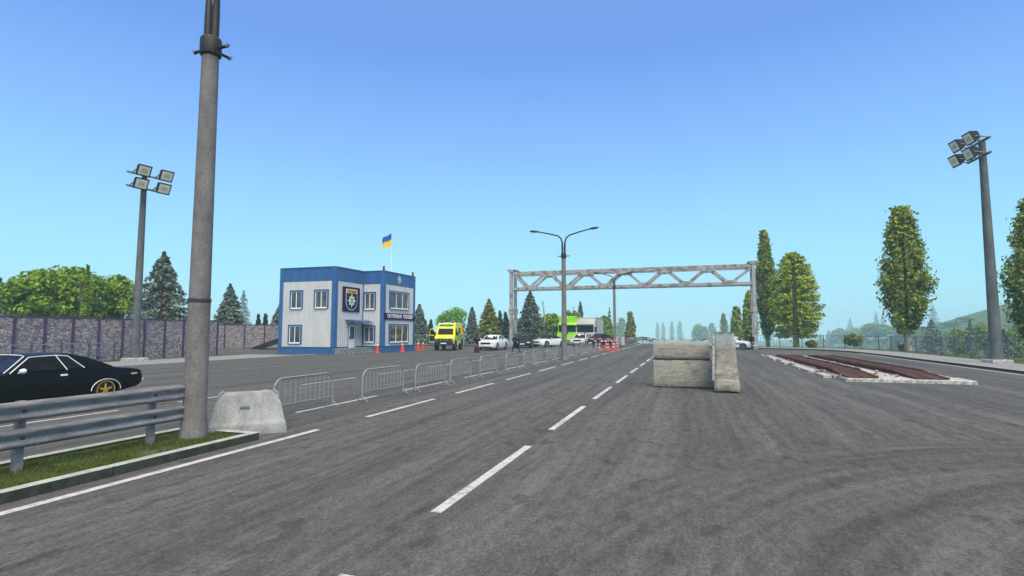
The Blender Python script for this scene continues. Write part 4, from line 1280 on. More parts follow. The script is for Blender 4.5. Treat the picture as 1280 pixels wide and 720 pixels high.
def car(name, label, cat, loc, rz, S, sc=1):
    L_, W, hw = S['L'], S['W'], S['W'] / 2
    t = thing(name, label, cat, loc, rz, S.get('group'), sc)
    P = S['paint']; F = -L_ / 2; gc = S.get('zb', .2)
    m = MB(); m.loft([ring_car(F + y, hw * k, zb, zs, cr) for (y, k, zb, zs, cr) in S['st']])
    me = m.mesh('body', P, 0, 0)
    # refine then cut
    bm = bmesh.new(); bm.from_mesh(me); bmesh.ops.subdivide_edges(bm, edges=[e for e in bm.edges if abs(e.verts[0].co.y - e.verts[1].co.y) > .5], cuts=2); bm.to_mesh(me); bm.free()
    me = cut_arches(me, [(F + S['wf'], S['wr']), (F + S['wb'], S['wr'])], S['wr'] * S.get('arch', 1.14), hw, *S.get('archxz', (1, 1)))
    me.name = 'body'; finish(me, 38)
    body = bpy.data.objects.new('body', me); COL.objects.link(body); body.parent = t
    for i, y in enumerate((S['wf'], S['wb'])):
        for s in (-1, 1): wheel(t, s * (hw - .125), F + y, S['wr'], .23, S['rim'], S.get('spokes', 5), S.get('rim_r', .68))
    # cabin
    A, B, C, D = [(F + y, z) for y, z in S['cab']]
    wb_, wt_ = S['cw']                      # half widths at belt and roof
    zb_, zr = A[1], max(B[1], C[1])
    def hx(z): return wb_ + (wt_ - wb_) * max(0, min(1, (z - zb_) / (zr - zb_)))
    def cring(y, z, crown=.025):
        x0 = wb_; x1 = hx(z)
        z0 = zb_ - .08
        return [(x0, y, z0), (hx(z0 + (z - z0) * .5), y, z0 + (z - z0) * .5), (x1, y, z - .02), (x1 - .09, y, z + .005), (x1 * .5, y, z + crown), (0, y, z + crown * 1.3), (-x1 * .5, y, z + crown), (-x1 + .09, y, z + .005), (-x1, y, z - .02), (-hx(z0 + (z - z0) * .5), y, z0 + (z - z0) * .5), (-x0, y, z0)]
    m = MB()
    mid = ((B[0] + C[0]) / 2, max(B[1], C[1]) + .012)
    rear = S.get('rear_pts', [])
    sec = [A, B, mid, C] + [(F + y, z) for y, z in rear] + [D]
    m.loft([cring(y, z, .0 if q in (0, len(sec) - 1) else .025) for q, (y, z) in enumerate(sec)])
    cab = m.build('cabin', S.get('roof', P), t, smooth=35)
    # glass
    def sidepane(poly, nm='side_window', matl=M['glass'], out=.008):
        for s in (-1, 1):
            mm = MB(); pts = [(s * (hx(z) + out), F + y, z) for y, z in poly]
            mm.add(pts + [(p[0] - s * .02, p[1], p[2]) for p in pts], [tuple(range(len(pts))), tuple(range(2 * len(pts) - 1, len(pts) - 1, -1))] + [(i, (i + 1) % len(pts), len(pts) + (i + 1) % len(pts), len(pts) + i) for i in range(len(pts))])
            mm.build(nm, matl, cab)
    for poly in S['side']: sidepane(poly)
    def endpane(a, b, nm, k0=.06, k1=.92, sgn=-1):
        a, b = Vector((0, a[0], a[1])), Vector((0, b[0], b[1])); d = b - a
        nrm = Vector((0, -d.z, d.y)) if sgn < 0 else Vector((0, d.z, -d.y))
        nrm.normalize()
        if nrm.z < 0: nrm = -nrm
        mm = MB(); p0, p1 = a + d * k0 + nrm * .012, a + d * k1 + nrm * .012
        x0, x1 = hx(p0.z) - .07, hx(p1.z) - .10
        pts = [(-x0, p0.y, p0.z), (x0, p0.y, p0.z), (x1, p1.y, p1.z), (0, p1.y, p1.z + .012), (-x1, p1.y, p1.z)]
        mm.add(pts + [(p[0], p[1] - nrm.y * .03, p[2] - nrm.z * .03) for p in pts], [tuple(range(5)), tuple(range(9, 4, -1))] + [(i, (i + 1) % 5, 5 + (i + 1) % 5, 5 + i) for i in range(5)])
        return mm.build(nm, M['glass'], cab)
    endpane(A, B, 'windscreen'); endpane(D, (F + rear[0][0], rear[0][1]) if rear else C, 'rear_window', sgn=1)
    # fittings
    for s in (-1, 1):
        my, mz = S['mirror']
        m = MB(); m.lathe([(0, -.09), (.05, -.07), (.075, 0), (.06, .05), (0, .06)], axis='y', n=10, c=(s * (hw + .08), F + my, mz)); m.bar((s * (hw - .1), F + my, mz - .05), (s * (hw + .05), F + my, mz - .03), .04)
        m.build('mirror', S.get('mirror_mat', P), t, smooth=50)
        for hy in S['handles']:
            m = MB(); m.box(s * (hw * .985) - .02, s * (hw * .985) + .02, F + hy - .09, F + hy + .09, S['hz'] - .025, S['hz'] + .025); m.build('door_handle', S.get('handle_mat', P), t, bevel=.008)
    for nm, mt, x0, x1, y0, y1, z0, z1 in S['boxes']:
        both = x0 > 0
        for s in ((-1, 1) if both else (1,)):
            m = MB(); m.box(min(s * x0, s * x1), max(s * x0, s * x1), F + y0, F + y1, z0, z1); m.build(nm, mt, t, bevel=.012)
    return t, body, cab

def boxes_common(L_, W, zh, head, grille, plate=M['sign_white'], zt=.8):
    hw = W / 2
    return [('headlight', M['lens_white'], hw * .52, hw * .86, -.012, .2, zh - .09, zh + .05),
            ('grille', M['black_plastic'], -hw * .5, hw * .5, -.016, .2, zh - .16, zh + .04),
            ('lower_grille', M['black_plastic'], -hw * .7, hw * .7, .005, .3, .26, .40),
            ('number_plate', plate, -.26, .26, -.03, .05, .42, .53),
            ('tail_light', M['red'], hw * .45, hw * .86, L_ - .12, L_ + .008, zt - .16, zt - .05)]

# --- black classic coupe behind the guard rail (front towards -Y)
S = dict(L=5.5, W=1.95, paint=M['car_black'], wr=.33, wf=.95, wb=4.28, arch=1.0, archxz=(1.30, .95), rim=M['gold'], spokes=5, rim_r=.84,
         st=[(0, .86, .38, .70, .0), (.06, .93, .30, .80, .01), (.3, .97, .24, .86, .02), (1.0, .98, .22, .93, .03), (2.12, .985, .20, .97, .03), (2.90, .975, .20, .97, .02), (3.60, .975, .20, .985, .02), (4.10, 1.0, .20, 1.0, .02), (4.55, 1.0, .22, .985, .02), (5.00, .985, .28, .95, .02), (5.35, .96, .34, .90, .015), (5.45, .94, .42, .86, .0), (5.50, .90, .50, .74, .0)],
         cab=[(1.72, .98), (2.30, 1.42), (3.40, 1.45), (4.60, 1.0)], rear_pts=[(3.85, 1.34)], cw=(.90, .66), roof=M['car_black'],
         side=[[(1.84, 1.02), (2.33, 1.375), (2.97, 1.40), (3.16, 1.02)], [(3.20, 1.02), (3.02, 1.40), (3.25, 1.37), (3.62, 1.04)]],
         mirror=(2.0, 1.04), mirror_mat=M['trim_white'], handles=[3.08], hz=.86, handle_mat=M['trim_white'],
         boxes=[('headlight', M['lens_white'], .45, .85, -.01, .1, .55, .72), ('grille', M['black_plastic'], -.42, .42, -.012, .1, .52, .72),
                ('tail_light', M['red'], .1, .80, 5.4, 5.505, .60, .74), ('bumper', M['trim_white'], -.86, .86, 5.43, 5.56, .50, .60), ('bumper', M['trim_white'], -.86, .86, -.05, .06, .42, .50),
                ('side_marker', M['red'], .90, .952, 5.10, 5.22, .715, .755), ('side_badge', M['trim_white'], .90, .950, 5.06, 5.28, .755, .775)])
BLACK_CAR, bb, bc = car('parked_car', 'black classic two-door coupe with gold wheels and white window trim behind the guard rail', 'car', (-17.86, 10.75, 0), 0, S)
# bright trim lines round the glass and the rear wheel arch, both sides
F = -2.25
F = -2.75
for s in (-1, 1):
    def sp(y, z, o=.014):
        k = (z - .98) / (1.45 - .98)
        return (s * (.90 + (.66 - .90) * max(0, min(1, k)) + o), F + y, z)
    m = MB(); m.tube([sp(1.78, .985), sp(2.31, 1.385), sp(2.6, 1.405), sp(3.0, 1.415), sp(3.3, 1.385), sp(3.67, 1.03)], .014, 6); m.build('window_trim', M['trim_white'], bc, smooth=50)
    m = MB(); m.tube([sp(2.99, 1.41), sp(3.19, 1.0)], .013, 6); m.build('window_trim', M['trim_white'], bc, smooth=50)
    m = MB(); m.tube([sp(1.66, 1.0, -.015), sp(2.22, 1.415, -.015), (s * .5, F + 2.25, 1.44), (s * .02, F + 2.25, 1.452)], .013, 6); m.build('windscreen_trim', M['trim_white'], bc)
    for yw in (.95, 4.28):
        m = MB(); rx, rz_ = .33 * 1.30 + .012, .33 * .95 + .012
        m.tube([(s * (.980 - .004 * (yw < 2)), F + yw + rx * math.cos(a * math.pi / 14), .33 + rz_ * math.sin(a * math.pi / 14)) for a in range(0, 15)], .012, 6); m.build('arch_trim', M['trim_white'], bb)

# --- white muscle saloon facing the camera, black grille
def st_saloon(L_, zf, zh, zd, zt, yA, yD):
    return [(0, .84, .36, zf - .22, .0), (.07, .93, .26, zf - .06, .01), (.35, .985, .22, zf, .03), (yA - .1, 1.0, .2, zh, .035), (yA + .6, 1.0, .2, zh + .02, .02), (yD - .6, 1.0, .2, zd + .01, .02), (yD + .05, .99, .22, zd, .03), (L_ - .3, .97, .26, zt, .02), (L_ - .06, .92, .34, zt - .05, .0), (L_, .86, .44, zt - .2, .0)]
S = dict(L=5.0, W=1.95, paint=M['car_white'], wr=.37, wf=.95, wb=3.95, rim=M['rim_grey'], group=None,
         st=st_saloon(5.0, .86, .98, 1.04, 1.02, 1.5, 4.1), cab=[(1.45, 1.0), (2.15, 1.44), (3.2, 1.45), (4.15, 1.06)], cw=(.86, .66),
         side=[[(1.75, 1.04), (2.2, 1.39), (2.72, 1.41), (2.72, 1.04)], [(2.78, 1.04), (2.78, 1.41), (3.2, 1.39), (3.75, 1.08)]],
         mirror=(1.72, 1.08), handles=[2.6, 3.55], hz=.88, boxes=boxes_common(5.0, 1.95, .74, 0, 0, zt=1.02) + [('splitter', M['black_plastic'], -.85, .85, -.08, .2, .17, .23)])
car('parked_car', 'white four-door saloon with black grille parked behind the man in black', 'car', (-21.3, 59.3, 0), R(2), S, 1.13)
# --- black coupe
S = dict(L=4.6, W=1.95, paint=M['car_black'], wr=.36, wf=.95, wb=3.6, rim=M['rim_grey'], spokes=9,
         st=st_saloon(4.6, .74, .93, 1.02, .98, 1.5, 4.0), cab=[(1.35, .95), (2.15, 1.30), (2.9, 1.31), (4.15, 1.02)], cw=(.86, .62),
         side=[[(1.75, 1.0), (2.2, 1.25), (2.8, 1.27), (2.8, 1.02)], [(2.86, 1.02), (2.86, 1.27), (3.1, 1.23), (3.5, 1.06)]],
         mirror=(1.72, 1.02), handles=[2.6], hz=.85, boxes=boxes_common(4.6, 1.95, .66, 0, 0, zt=.96))
car('parked_car', 'low black sports coupe parked between two white cars', 'car', (-20.0, 67.2, 0), R(12), S, 1.12)
# --- white coupe
S = dict(L=4.75, W=1.92, paint=M['car_white'], wr=.37, wf=.95, wb=3.75, rim=M['rim_grey'], spokes=10, roof=M['black_vinyl'],
         st=st_saloon(4.75, .80, .96, 1.02, 1.0, 1.5, 4.0), cab=[(1.4, .98), (2.15, 1.35), (2.95, 1.36), (4.05, 1.03)], cw=(.85, .63),
         side=[[(1.75, 1.02), (2.2, 1.31), (2.85, 1.32), (2.85, 1.03)], [(2.91, 1.03), (2.91, 1.32), (3.15, 1.28), (3.6, 1.06)]],
         mirror=(1.72, 1.05), handles=[2.6], hz=.86, boxes=boxes_common(4.75, 1.92, .68, 0, 0, zt=1.0))
car('parked_car', 'white sports coupe with dark roof parked left of the second street lamp', 'car', (-17.9, 71.9, 0), R(-27), S, 1.12)
# --- old white saloon
S = dict(L=4.2, W=1.66, paint=M['car_white'], wr=.31, wf=.75, wb=3.2, rim=M['rim_grey'], arch=1.1,
         st=[(0, .93, .36, .80, .0), (.05, .97, .28, .86, .01), (.3, .99, .24, .89, .02), (1.2, 1.0, .22, .93, .02), (1.9, 1.0, .2, .94, .01), (3.1, 1.0, .2, .94, .01), (3.6, .99, .22, .93, .02), (4.05, .97, .28, .91, .01), (4.15, .95, .32, .88, 0), (4.2, .92, .4, .78, 0)],
         cab=[(1.25, .93), (1.75, 1.41), (2.9, 1.42), (3.45, .94)], cw=(.76, .62),
         side=[[(1.5, .98), (1.85, 1.36), (2.28, 1.37), (2.28, .98)], [(2.34, .98), (2.34, 1.37), (2.8, 1.36), (3.12, .98)]],
         mirror=(1.5, 1.0), handles=[2.15, 2.95], hz=.82, boxes=[('headlight', M['lens_white'], .45, .78, -.012, .1, .62, .78), ('grille', M['black_plastic'], -.43, .43, -.014, .1, .6, .79),
         ('bumper', M['rim_grey'], -.84, .84, -.09, .06, .42, .52), ('indicator', M['orange'], .62, .8, -.1, .0, .44, .50), ('number_plate', M['sign_white'], -.26, .26, -.11, .0, .4, .51), ('tail_light', M['red'], .5, .78, 4.1, 4.21, .65, .8), ('bumper', M['rim_grey'], -.84, .84, 4.14, 4.28, .42, .52), ('side_stripe', M['red'], .80, .835, .9, 3.6, .55, .60)])
car('parked_car', 'old boxy white saloon parked in front of the grey box truck', 'car', (-14.35, 76.6, 0), R(-4), S, 1.2)
# --- round black car
S = dict(L=4.3, W=1.85, paint=M['car_black'], wr=.34, wf=.85, wb=3.4, rim=M['rim_grey'],
         st=st_saloon(4.3, .80, 1.0, 1.05, 1.0, 1.2, 3.9), cab=[(1.0, 1.0), (1.75, 1.50), (2.6, 1.53), (4.05, 1.06)], cw=(.82, .6),
         side=[[(1.4, 1.04), (1.8, 1.45), (2.4, 1.48), (2.4, 1.04)], [(2.46, 1.04), (2.46, 1.48), (2.9, 1.42), (3.5, 1.08)]],
         mirror=(1.35, 1.08), handles=[2.3], hz=.9, boxes=boxes_common(4.3, 1.85, .72, 0, 0, zt=1.0))
car('parked_car', 'rounded black hatchback right of the old white saloon, behind the red and white barriers', 'car', (-11.9, 77.5, 0), R(-24), S, 1.12)
# --- white police car at the far right kerb
S = dict(L=4.6, W=1.85, paint=M['car_white'], wr=.36, wf=.9, wb=3.7, rim=M['rim_grey'],
         st=st_saloon(4.6, .84, .98, 1.03, 1.0, 1.4, 4.0), cab=[(1.4, 1.0), (2.05, 1.45), (3.0, 1.46), (3.9, 1.05)], cw=(.83, .64),
         side=[[(1.7, 1.04), (2.1, 1.40), (2.6, 1.42), (2.6, 1.04)], [(2.66, 1.04), (2.66, 1.42), (3.05, 1.40), (3.55, 1.08)]],
         mirror=(1.65, 1.08), handles=[2.5, 3.4], hz=.88, boxes=boxes_common(4.6, 1.85, .72, 0, 0, zt=1.0) + [('light_bar', M['blue_lamp'], -.6, .6, 2.35, 2.6, 1.48, 1.6), ('yellow_stripe', M['yellow'], .905, .935, .9, 3.8, .72, .86), ('blue_stripe', M['blue_lamp'], .905, .935, .9, 3.8, .60, .70)])
car('police_car', 'white police car with blue and yellow stripes parked beside the standing figure on the right', 'police car', (4.9, 69.0, 0), R(66), S, 1.0)

# ================================================================ ambulance
def ambulance():
    t = thing('ambulance', 'yellow high-riding ambulance with green checks and its driver door wide open', 'ambulance', (-25.75, 57.0, 0), R(13))
    W = 1.07; F = -2.85; B = 2.85
    m = MB()
    prof = [(F + .12, .72), (F + .02, .95), (F + .05, 1.30), (F + .2, 1.52), (F + .75, 1.66), (F + 1.15, 2.35), (F + 1.27, 2.68), (F + 1.5, 2.96), (F + 1.9, 3.05), (B - .1, 3.05), (B, 2.9), (B, .72)]
    rings = []
    for x, k in ((-W, 0), (-W * .94, 1), (W * .94, 1), (W, 0)):
        rings.append([(x * (1 if z < 1.7 else 1 - .10 * (z - 1.7) / 1.3), y * 1.0 + (0 if k else .05 * (1 if y < 0 else -1)), z - (0 if k else .03 if z > 1.3 else -.02)) for y, z in prof])
    m.loft(rings)
    me = m.mesh('body', M['yellow'])
    me = cut_arches(me, [(F + .95, .50), (B - 1.05, .50)], .56, W); finish(me, 40); me.name = 'body'
    b = bpy.data.objects.new('body', me); COL.objects.link(b); b.parent = t
    for y in (F + .95, B - 1.05):
        for s in (-1, 1): wheel(t, s * (W - .1), y, .46, .32, M['dark_metal'], 6, .55)
    m = MB(); m.add([(-.86, F + .79, 1.72), (.86, F + .79, 1.72), (.80, F + 1.15, 2.37), (-.80, F + 1.15, 2.37), (-.86, F + .85, 1.70), (.86, F + .85, 1.70), (.80, F + 1.22, 2.35), (-.80, F + 1.22, 2.35)],
                    [(0, 1, 2, 3), (4, 7, 6, 5), (0, 4, 5, 1), (2, 6, 7, 3), (1, 5, 6, 2), (3, 7, 4, 0)])
    for v in range(4): pass
    q = m.build('windscreen', M['glass'], t, loc=(0, -.035, .02))
    m = MB(); m.box(-1.0, 1.0, F - .22, F + .25, .62, 1.02); m.box(-.9, .9, F - .1, F + .2, 1.02, 1.32); bp = m.build('bumper', M['black_plastic'], t, bevel=.05)
    for s in (-1, 1):
        m = MB(); m.lathe([(.19, 0), (.19, -.1), (.12, -.14), (0, -.15)], axis='y', n=14, c=(s * .84, F - .05, 1.22)); m.build('headlight', M['rim_grey'], t, smooth=50)
        r = .62
        for yw in (F + .95, B - 1.05):
            m = MB(); m.tube([(s * (W + .01), yw + r * math.cos(a * math.pi / 10), .5 + r * math.sin(a * math.pi / 10)) for a in range(-1, 12)], .07, 6); m.build('arch_flare', M['black_plastic'], t, smooth=60)
        m = MB(); m.box(s * (W + .16) - .12, s * (W + .16) + .12, F + 1.25, F + 1.37, 1.62, 2.0); m.build('mirror', M['black_plastic'], t, bevel=.03)
        # checks and windows on the side
        g = MB(); 
        n = 7; y0 = F + 1.75; dy = (B - .15 - y0) / n
        for k in range(n):
            z0 = 1.02 if k % 2 == 0 else 1.38
            g.box(min(s * (W - .03), s * (W + .004)), max(s * (W - .03), s * (W + .004)), y0 + dy * k, y0 + dy * (k + 1), z0, z0 + .34)
        g.build('green_checks', M['green_sq'], t)
        m = MB(); m.box(min(s * .93, s * (W - .0)), max(s * .93, s * (W - .0)), F + 3.2, F + 4.0, 1.85, 2.45); m.build('side_window', M['glass'], t)
        m = MB(); m.box(min(s * .95, s * (W + .03)), max(s * .95, s * (W + .03)), B - .1, B + .02, 1.3, 2.7); m.build('orange_edge', M['orange'], t)
        if s > 0:
            m = MB(); m.add([(s * (W + .003), F + .95, 1.72), (s * (W + .003), F + 2.0, 1.72), (s * (W - .05), F + 2.0, 2.4), (s * (W - .05), F + 1.35, 2.4)], [(0, 1, 2, 3)]); m.build('door_window', M['glass'], t)
    m = MB(); m.box(-.78, .78, F + 1.2, F + 1.5, 2.72, 2.86)
    lb = m.build('front_light_bar', M['black_plastic'], t, bevel=.02)
    for k in range(6):
        m = MB(); x = -.62 + k * .248; m.box(x - .08, x + .08, F + 1.16, F + 1.22, 2.74, 2.85); m.build('lamp', M['cyan_lamp'], lb)
    for x, y in ((-.6, F + 1.75), (.6, F + 1.75), (.75, B - .6), (-.75, B - .6)):
        m = MB(); m.lathe([(.14, 3.0), (.14, 3.11), (.09, 3.17), (0, 3.18)], n=10, c=(x, y, 0)); m.build('beacon', M['blue_lamp'], t, smooth=50)
    m = MB(); m.box(-.3, .3, F - .245, F - .22, .74, .86); m.build('number_plate', M['sign_white'], t)
    for x in (-.35, -.1, .15, .4):
        m = MB(); m.box(x - .07, x + .07, F - .13, F - .1, 1.12, 1.2); m.build('grille_lamp', M['cyan_lamp'] if x != -.1 else M['red'], t)
    # open driver door (on the left of the picture), swung forward
    a = R(64)
    h0 = Vector((-W, F + 1.2, 0)); u = Vector((-math.sin(a), math.cos(a), 0)); nn_ = Vector((u.y, -u.x, 0))
    def dq(s, z, d): return h0 + u * s + nn_ * d + Vector((0, 0, z))
    m = MB()
    outl = [(0, .85), (1.05, .85), (1.05, 1.7), (.95, 2.35), (.45, 2.38), (.0, 1.75)]
    def slab(pts, d0, d1):
        k = len(pts); m.add([dq(s, z, d0) for s, z in pts] + [dq(s, z, d1) for s, z in pts], [tuple(range(k)), tuple(range(2 * k - 1, k - 1, -1))] + [(i, (i + 1) % k, k + (i + 1) % k, k + i) for i in range(k)])
    slab(outl, 0, .08); d = m.build('door', M['yellow'], t, bevel=.015)
    m = MB(); slab([(.12, 1.72), (.95, 1.72), (.87, 2.27), (.5, 2.29)], -.012, .092); m.build('door_window', M['glass'], d)
    m = MB(); slab([(.1, 1.0), (.98, 1.0), (.98, 1.6), (.1, 1.6)], -.02, .1); m.build('door_lining', M['black_plastic'], d)
    m = MB(); slab([(.05, 1.05), (.5, 1.05), (.5, 1.3), (.05, 1.3)], .09, .104); m.build('green_checks', M['green_sq'], d)
ambulance()

# ================================================================ trucks
def cab_truck(label, loc, rz, paint, lower, cargo, W=1.27, cabh=3.55, box=None, sc=1):
    t = thing('truck', label, 'truck', loc, rz, None, sc)
    F = 0.0
    prof = [(.10, .45), (.0, .7), (.0, 1.55), (.06, 1.9), (.22, 2.75), (.35, 3.15), (.6, cabh), (2.1, cabh), (2.15, .6), (2.0, .45)]
    m = MB(); m.prism(prof, 'x', -W, W); cabn = m.build('cab', paint, t, bevel=.07, segs=2, smooth=40)
    m = MB(); a, b = (.045, 1.85), (.2, 2.72)
    m.add([(-W * .92, a[0] - .03, a[1]), (W * .92, a[0] - .03, a[1]), (W * .92, b[0] - .03, b[1]), (-W * .92, b[0] - .03, b[1]), (-W * .92, a[0] + .05, a[1]), (W * .92, a[0] + .05, a[1]), (W * .92, b[0] + .05, b[1]), (-W * .92, b[0] + .05, b[1])],
          [(0, 1, 2, 3), (4, 7, 6, 5), (0, 4, 5, 1), (2, 6, 7, 3), (1, 5, 6, 2), (3, 7, 4, 0)]); m.build('windscreen', M['glass'], cabn)
    for s in (-1, 1):
        m = MB(); m.prism([(.32, 1.9), (1.3, 1.9), (1.3, 2.65), (.42, 2.65)], 'x', s * (W - .02), s * (W + .012)); m.build('side_window', M['glass'], cabn)
        m = MB(); m.box(min(s * (W + .06), s * (W + .3)), max(s * (W + .06), s * (W + .3)), .05, .18, 1.85, 2.6); m.bar((s * W, .15, 2.55), (s * (W + .2), .12, 2.5), .05); m.build('mirror', M['black_plastic'], cabn, bevel=.03)
        m = MB(); m.box(min(s * .7, s * 1.12), max(s * .7, s * 1.12), -.03, .05, .62, .86); m.build('headlight', M['lens_white'], cabn, bevel=.02)
    m = MB()
    for k in range(4): m.box(-.85, .85, -.02, .05, 1.0 + k * .14, 1.09 + k * .14)
    m.build('grille', M['black_plastic'], cabn)
    m = MB(); m.lathe([(.14, -.06), (.14, .0)], axis='y', n=16, c=(0, .0, 1.66)); m.build('badge', M['dark_metal'], cabn)
    for x in (-.35, .35):
        m = MB(); m.bar((x, -.03, 1.8), (x + .5, .03, 2.25), .03); m.build('wiper', M['black_plastic'], cabn)
    m = MB(); m.box(-W - .0, W + .0, -.06, .3, .32, .60); m.build('bumper', lower, t, bevel=.04)
    m = MB(); m.box(-.3, .3, -.08, -.055, .4, .52); m.build('number_plate', M['sign_white'], t)
    m = MB(); m.prism([(.05, 2.82), (-.12, 2.86), (-.1, 2.96), (.22, 2.98)], 'x', -W * .9, W * .9); m.build('sun_visor', lower, cabn)
    if box:
        m = MB(); m.box(-W - .02, W + .02, 2.3, 2.3 + box[0], .95, box[1]); bx_ = m.build('cargo_box', cargo, t, bevel=.03)
        m = MB()
        for s in (-1, 1):
            m.box(min(s * (W + .0), s * (W + .04)), max(s * (W + .0), s * (W + .04)), 2.3, 2.3 + box[0], box[1] - .12, box[1] - .02); m.box(min(s * W, s * (W + .04)), max(s * W, s * (W + .04)), 2.3, 2.42, .95, box[1] - .13)
        m.build('box_edge', M['dark_metal'], bx_)
        m = MB(); m.box(-.45, .45, 1.8, 2.2 + box[0], .6, .94); m.build('chassis', M['black_plastic'], t)
        wy = [1.2, 2.3 + box[0] * .62, 2.3 + box[0] * .62 + 1.15]
    else:
        m = MB(); m.box(-.45, .45, 1.8, 5.6, .6, .95); m.build('chassis', M['black_plastic'], t); wy = [1.2, 4.6]
    for y in wy:
        for s in (-1, 1): wheel(t, s * (W - .17), y, .5, .3, M['rim_grey'], 8, .55)
    return t, cabn
cab_truck('grey box truck parked behind the old white saloon', (-15.3, 84.5, 0), R(1), M['truck_grey'], M['dark_metal'], M['truck_grey'], W=1.38, cabh=3.75, box=(7.6, 4.05), sc=1.06)
t, cb = cab_truck('lime green tractor truck with high roof, half hidden behind a street lamp', (-18.0, 84.2, 0), R(6), M['lime'], M['lime_yellow'], None, W=1.35, cabh=3.3, sc=1.08)
m = MB(); m.prism([(.45, 3.2), (.5, 4.1), (2.2, 4.15), (2.2, 3.2)], 'x', -1.3, 1.3); m.build('roof_fairing', M['lime'], t, bevel=.06, smooth=40)
for s in (-1, 1):
    m = MB(); m.prism([(s * 1.25, 1.9), (s * 1.37, 1.85), (s * 1.72, .62), (s * 1.1, .62)], 'y', -.06, 1.0); m.build('wing', M['lime_yellow'], t, bevel=.04)
m = MB(); m.prism([(.06, 1.75), (-.28, .62), (.4, .62), (.4, 1.75)], 'x', -1.2, 1.2); m.build('bonnet', M['lime'], t, bevel=.04)

# ================================================================ people
def person(label, loc, rz, J, shirt=M['uniform'], extra=None):
    """one continuous body grown over a joint skeleton with a skin modifier"""
    t = thing('person', label, 'person', loc, rz)
    names = list(J['j'].keys()); idx = {k: i for i, k in enumerate(names)}
    vs = [J['j'][k][0] for k in names]
    me = bpy.data.meshes.new('body')
    me.from_pydata(vs, [(idx[a], idx[b]) for a, b in J['e']], [])
    ob = bpy.data.objects.new('body', me); COL.objects.link(ob)
    md = ob.modifiers.new('s', 'SKIN'); md.use_smooth_shade = True
    for i, k in enumerate(names):
        r = J['j'][k][1]; sv = me.skin_vertices[0].data[i]
        sv.radius = r if isinstance(r, tuple) else (r, r); sv.use_root = (k == 'pelvis')
    sb_ = ob.modifiers.new('d', 'SUBSURF'); sb_.levels = 1; sb_.render_levels = 1
    bpy.context.view_layer.update()
    out = bpy.data.meshes.new_from_object(ob.evaluated_get(bpy.context.evaluated_depsgraph_get()))
    bpy.data.objects.remove(ob); out.name = 'body'
    out.materials.clear(); out.materials.append(shirt); out.materials.append(M['skin'])
    hs = [Vector(J['j'][k][0]) for k in ('wristL', 'wristR')]
    for p in out.polygons:
        c = p.center
        if any((c - h).length < .2 and (c - Vector(J['j'][e][0])).length > (h - Vector(J['j'][e][0])).length for h, e in zip(hs, ('elbowL', 'elbowR'))): p.material_index = 1
        if c.z > J['j']['chin'][0][2] and c.y < J['j']['headm'][0][1] - .055 and abs(c.x - J['j']['headm'][0][0]) < .07 and c.z > J['j']['headm'][0][2] - .03 and c.z < J['j']['headm'][0][2] + .05: p.material_index = 1
    finish(out, 180)
    b = bpy.data.objects.new('body', out); COL.objects.link(b); b.parent = t
    hm = Vector(J['j']['headm'][0])
    for s in (-1, 1):
        m = MB(); m.lathe([(0, -.012), (.010, -.008), (.012, 0), (0, .012)], axis='y', n=8, c=(hm.x + s * .033, hm.y - .092, hm.z + .015)); m.build('eye', M['black_plastic'], b)
        m = MB(); m.lathe([(0, -.02), (.03, -.01), (.03, .01), (0, .02)], axis='x', n=8, c=(hm.x + s * .09, hm.y, hm.z)); m.build('ear', shirt, b)
    m = MB(); m.loft([[(hm.x + x * k, hm.y - .085 - .03 * (1 - k * .4), z + hm.z) for x in (-.018, 0, .018)] for k, z in ((.5, .02), (1, -.02), (.9, -.03))], close=False, caps=False); m.build('nose', M['skin'], b)
    m = MB(); m.box(hm.x - .025, hm.x + .025, hm.y - .098, hm.y - .08, hm.z - .068, hm.z - .058); m.build('mouth', M['black_plastic'], b)
    # cap-like crown of the balaclava, vest, boots
    m = MB(); m.lathe([(.112, .02), (.112, .06), (.09, .12), (.05, .15), (0, .16)], n=14, c=tuple(hm + Vector((0, .01, .0)))); m.build('cap', shirt, t, smooth=60)
    for k in ('L', 'R'):
        a = Vector(J['j']['ankle' + k][0]); d = J.get('foot' + k, (0, -1))
        m = MB(); dv = Vector((d[0], d[1], 0)).normalized(); pv_ = Vector((-dv.y, dv.x, 0))
        rings = []
        for q, w, h in ((-.09, .04, .10), (-.05, .05, .15), (.04, .05, .12), (.12, .055, .07), (.19, .045, .05), (.22, .02, .03)):
            c = Vector((a.x, a.y, 0)) + dv * q
            rings.append([c + pv_ * w + Vector((0, 0, .004)), c + pv_ * w + Vector((0, 0, h * .7)), c + Vector((0, 0, h)), c - pv_ * w + Vector((0, 0, h * .7)), c - pv_ * w + Vector((0, 0, .004))])
        m.loft(rings); m.build('boot', M['black_plastic'], t, smooth=60)
    ch, pe = Vector(J['j']['chest'][0]), Vector(J['j']['pelvis'][0])
    m = MB(); rings = []
    for k, (w, d) in ((.30, (.19, .145)), (.55, (.20, .155)), (.85, (.215, .16)), (1.12, (.19, .15))):
        c = pe.lerp(ch, k)
        rings.append([(c.x + w * math.cos(a * math.pi / 8), c.y + d * math.sin(a * math.pi / 8), c.z) for a in range(16)])
    m.loft(rings); v = m.build('vest', M['vest'], t, smooth=50)
    for px_ in (-.1, 0, .1):
        m = MB(); c = pe.lerp(ch, .5); m.box(c.x + px_ - .04, c.x + px_ + .04, c.y - .20, c.y - .14, c.z - .06, c.z + .06); m.build('pouch', M['vest'], v, bevel=.01)
    return t, b, v

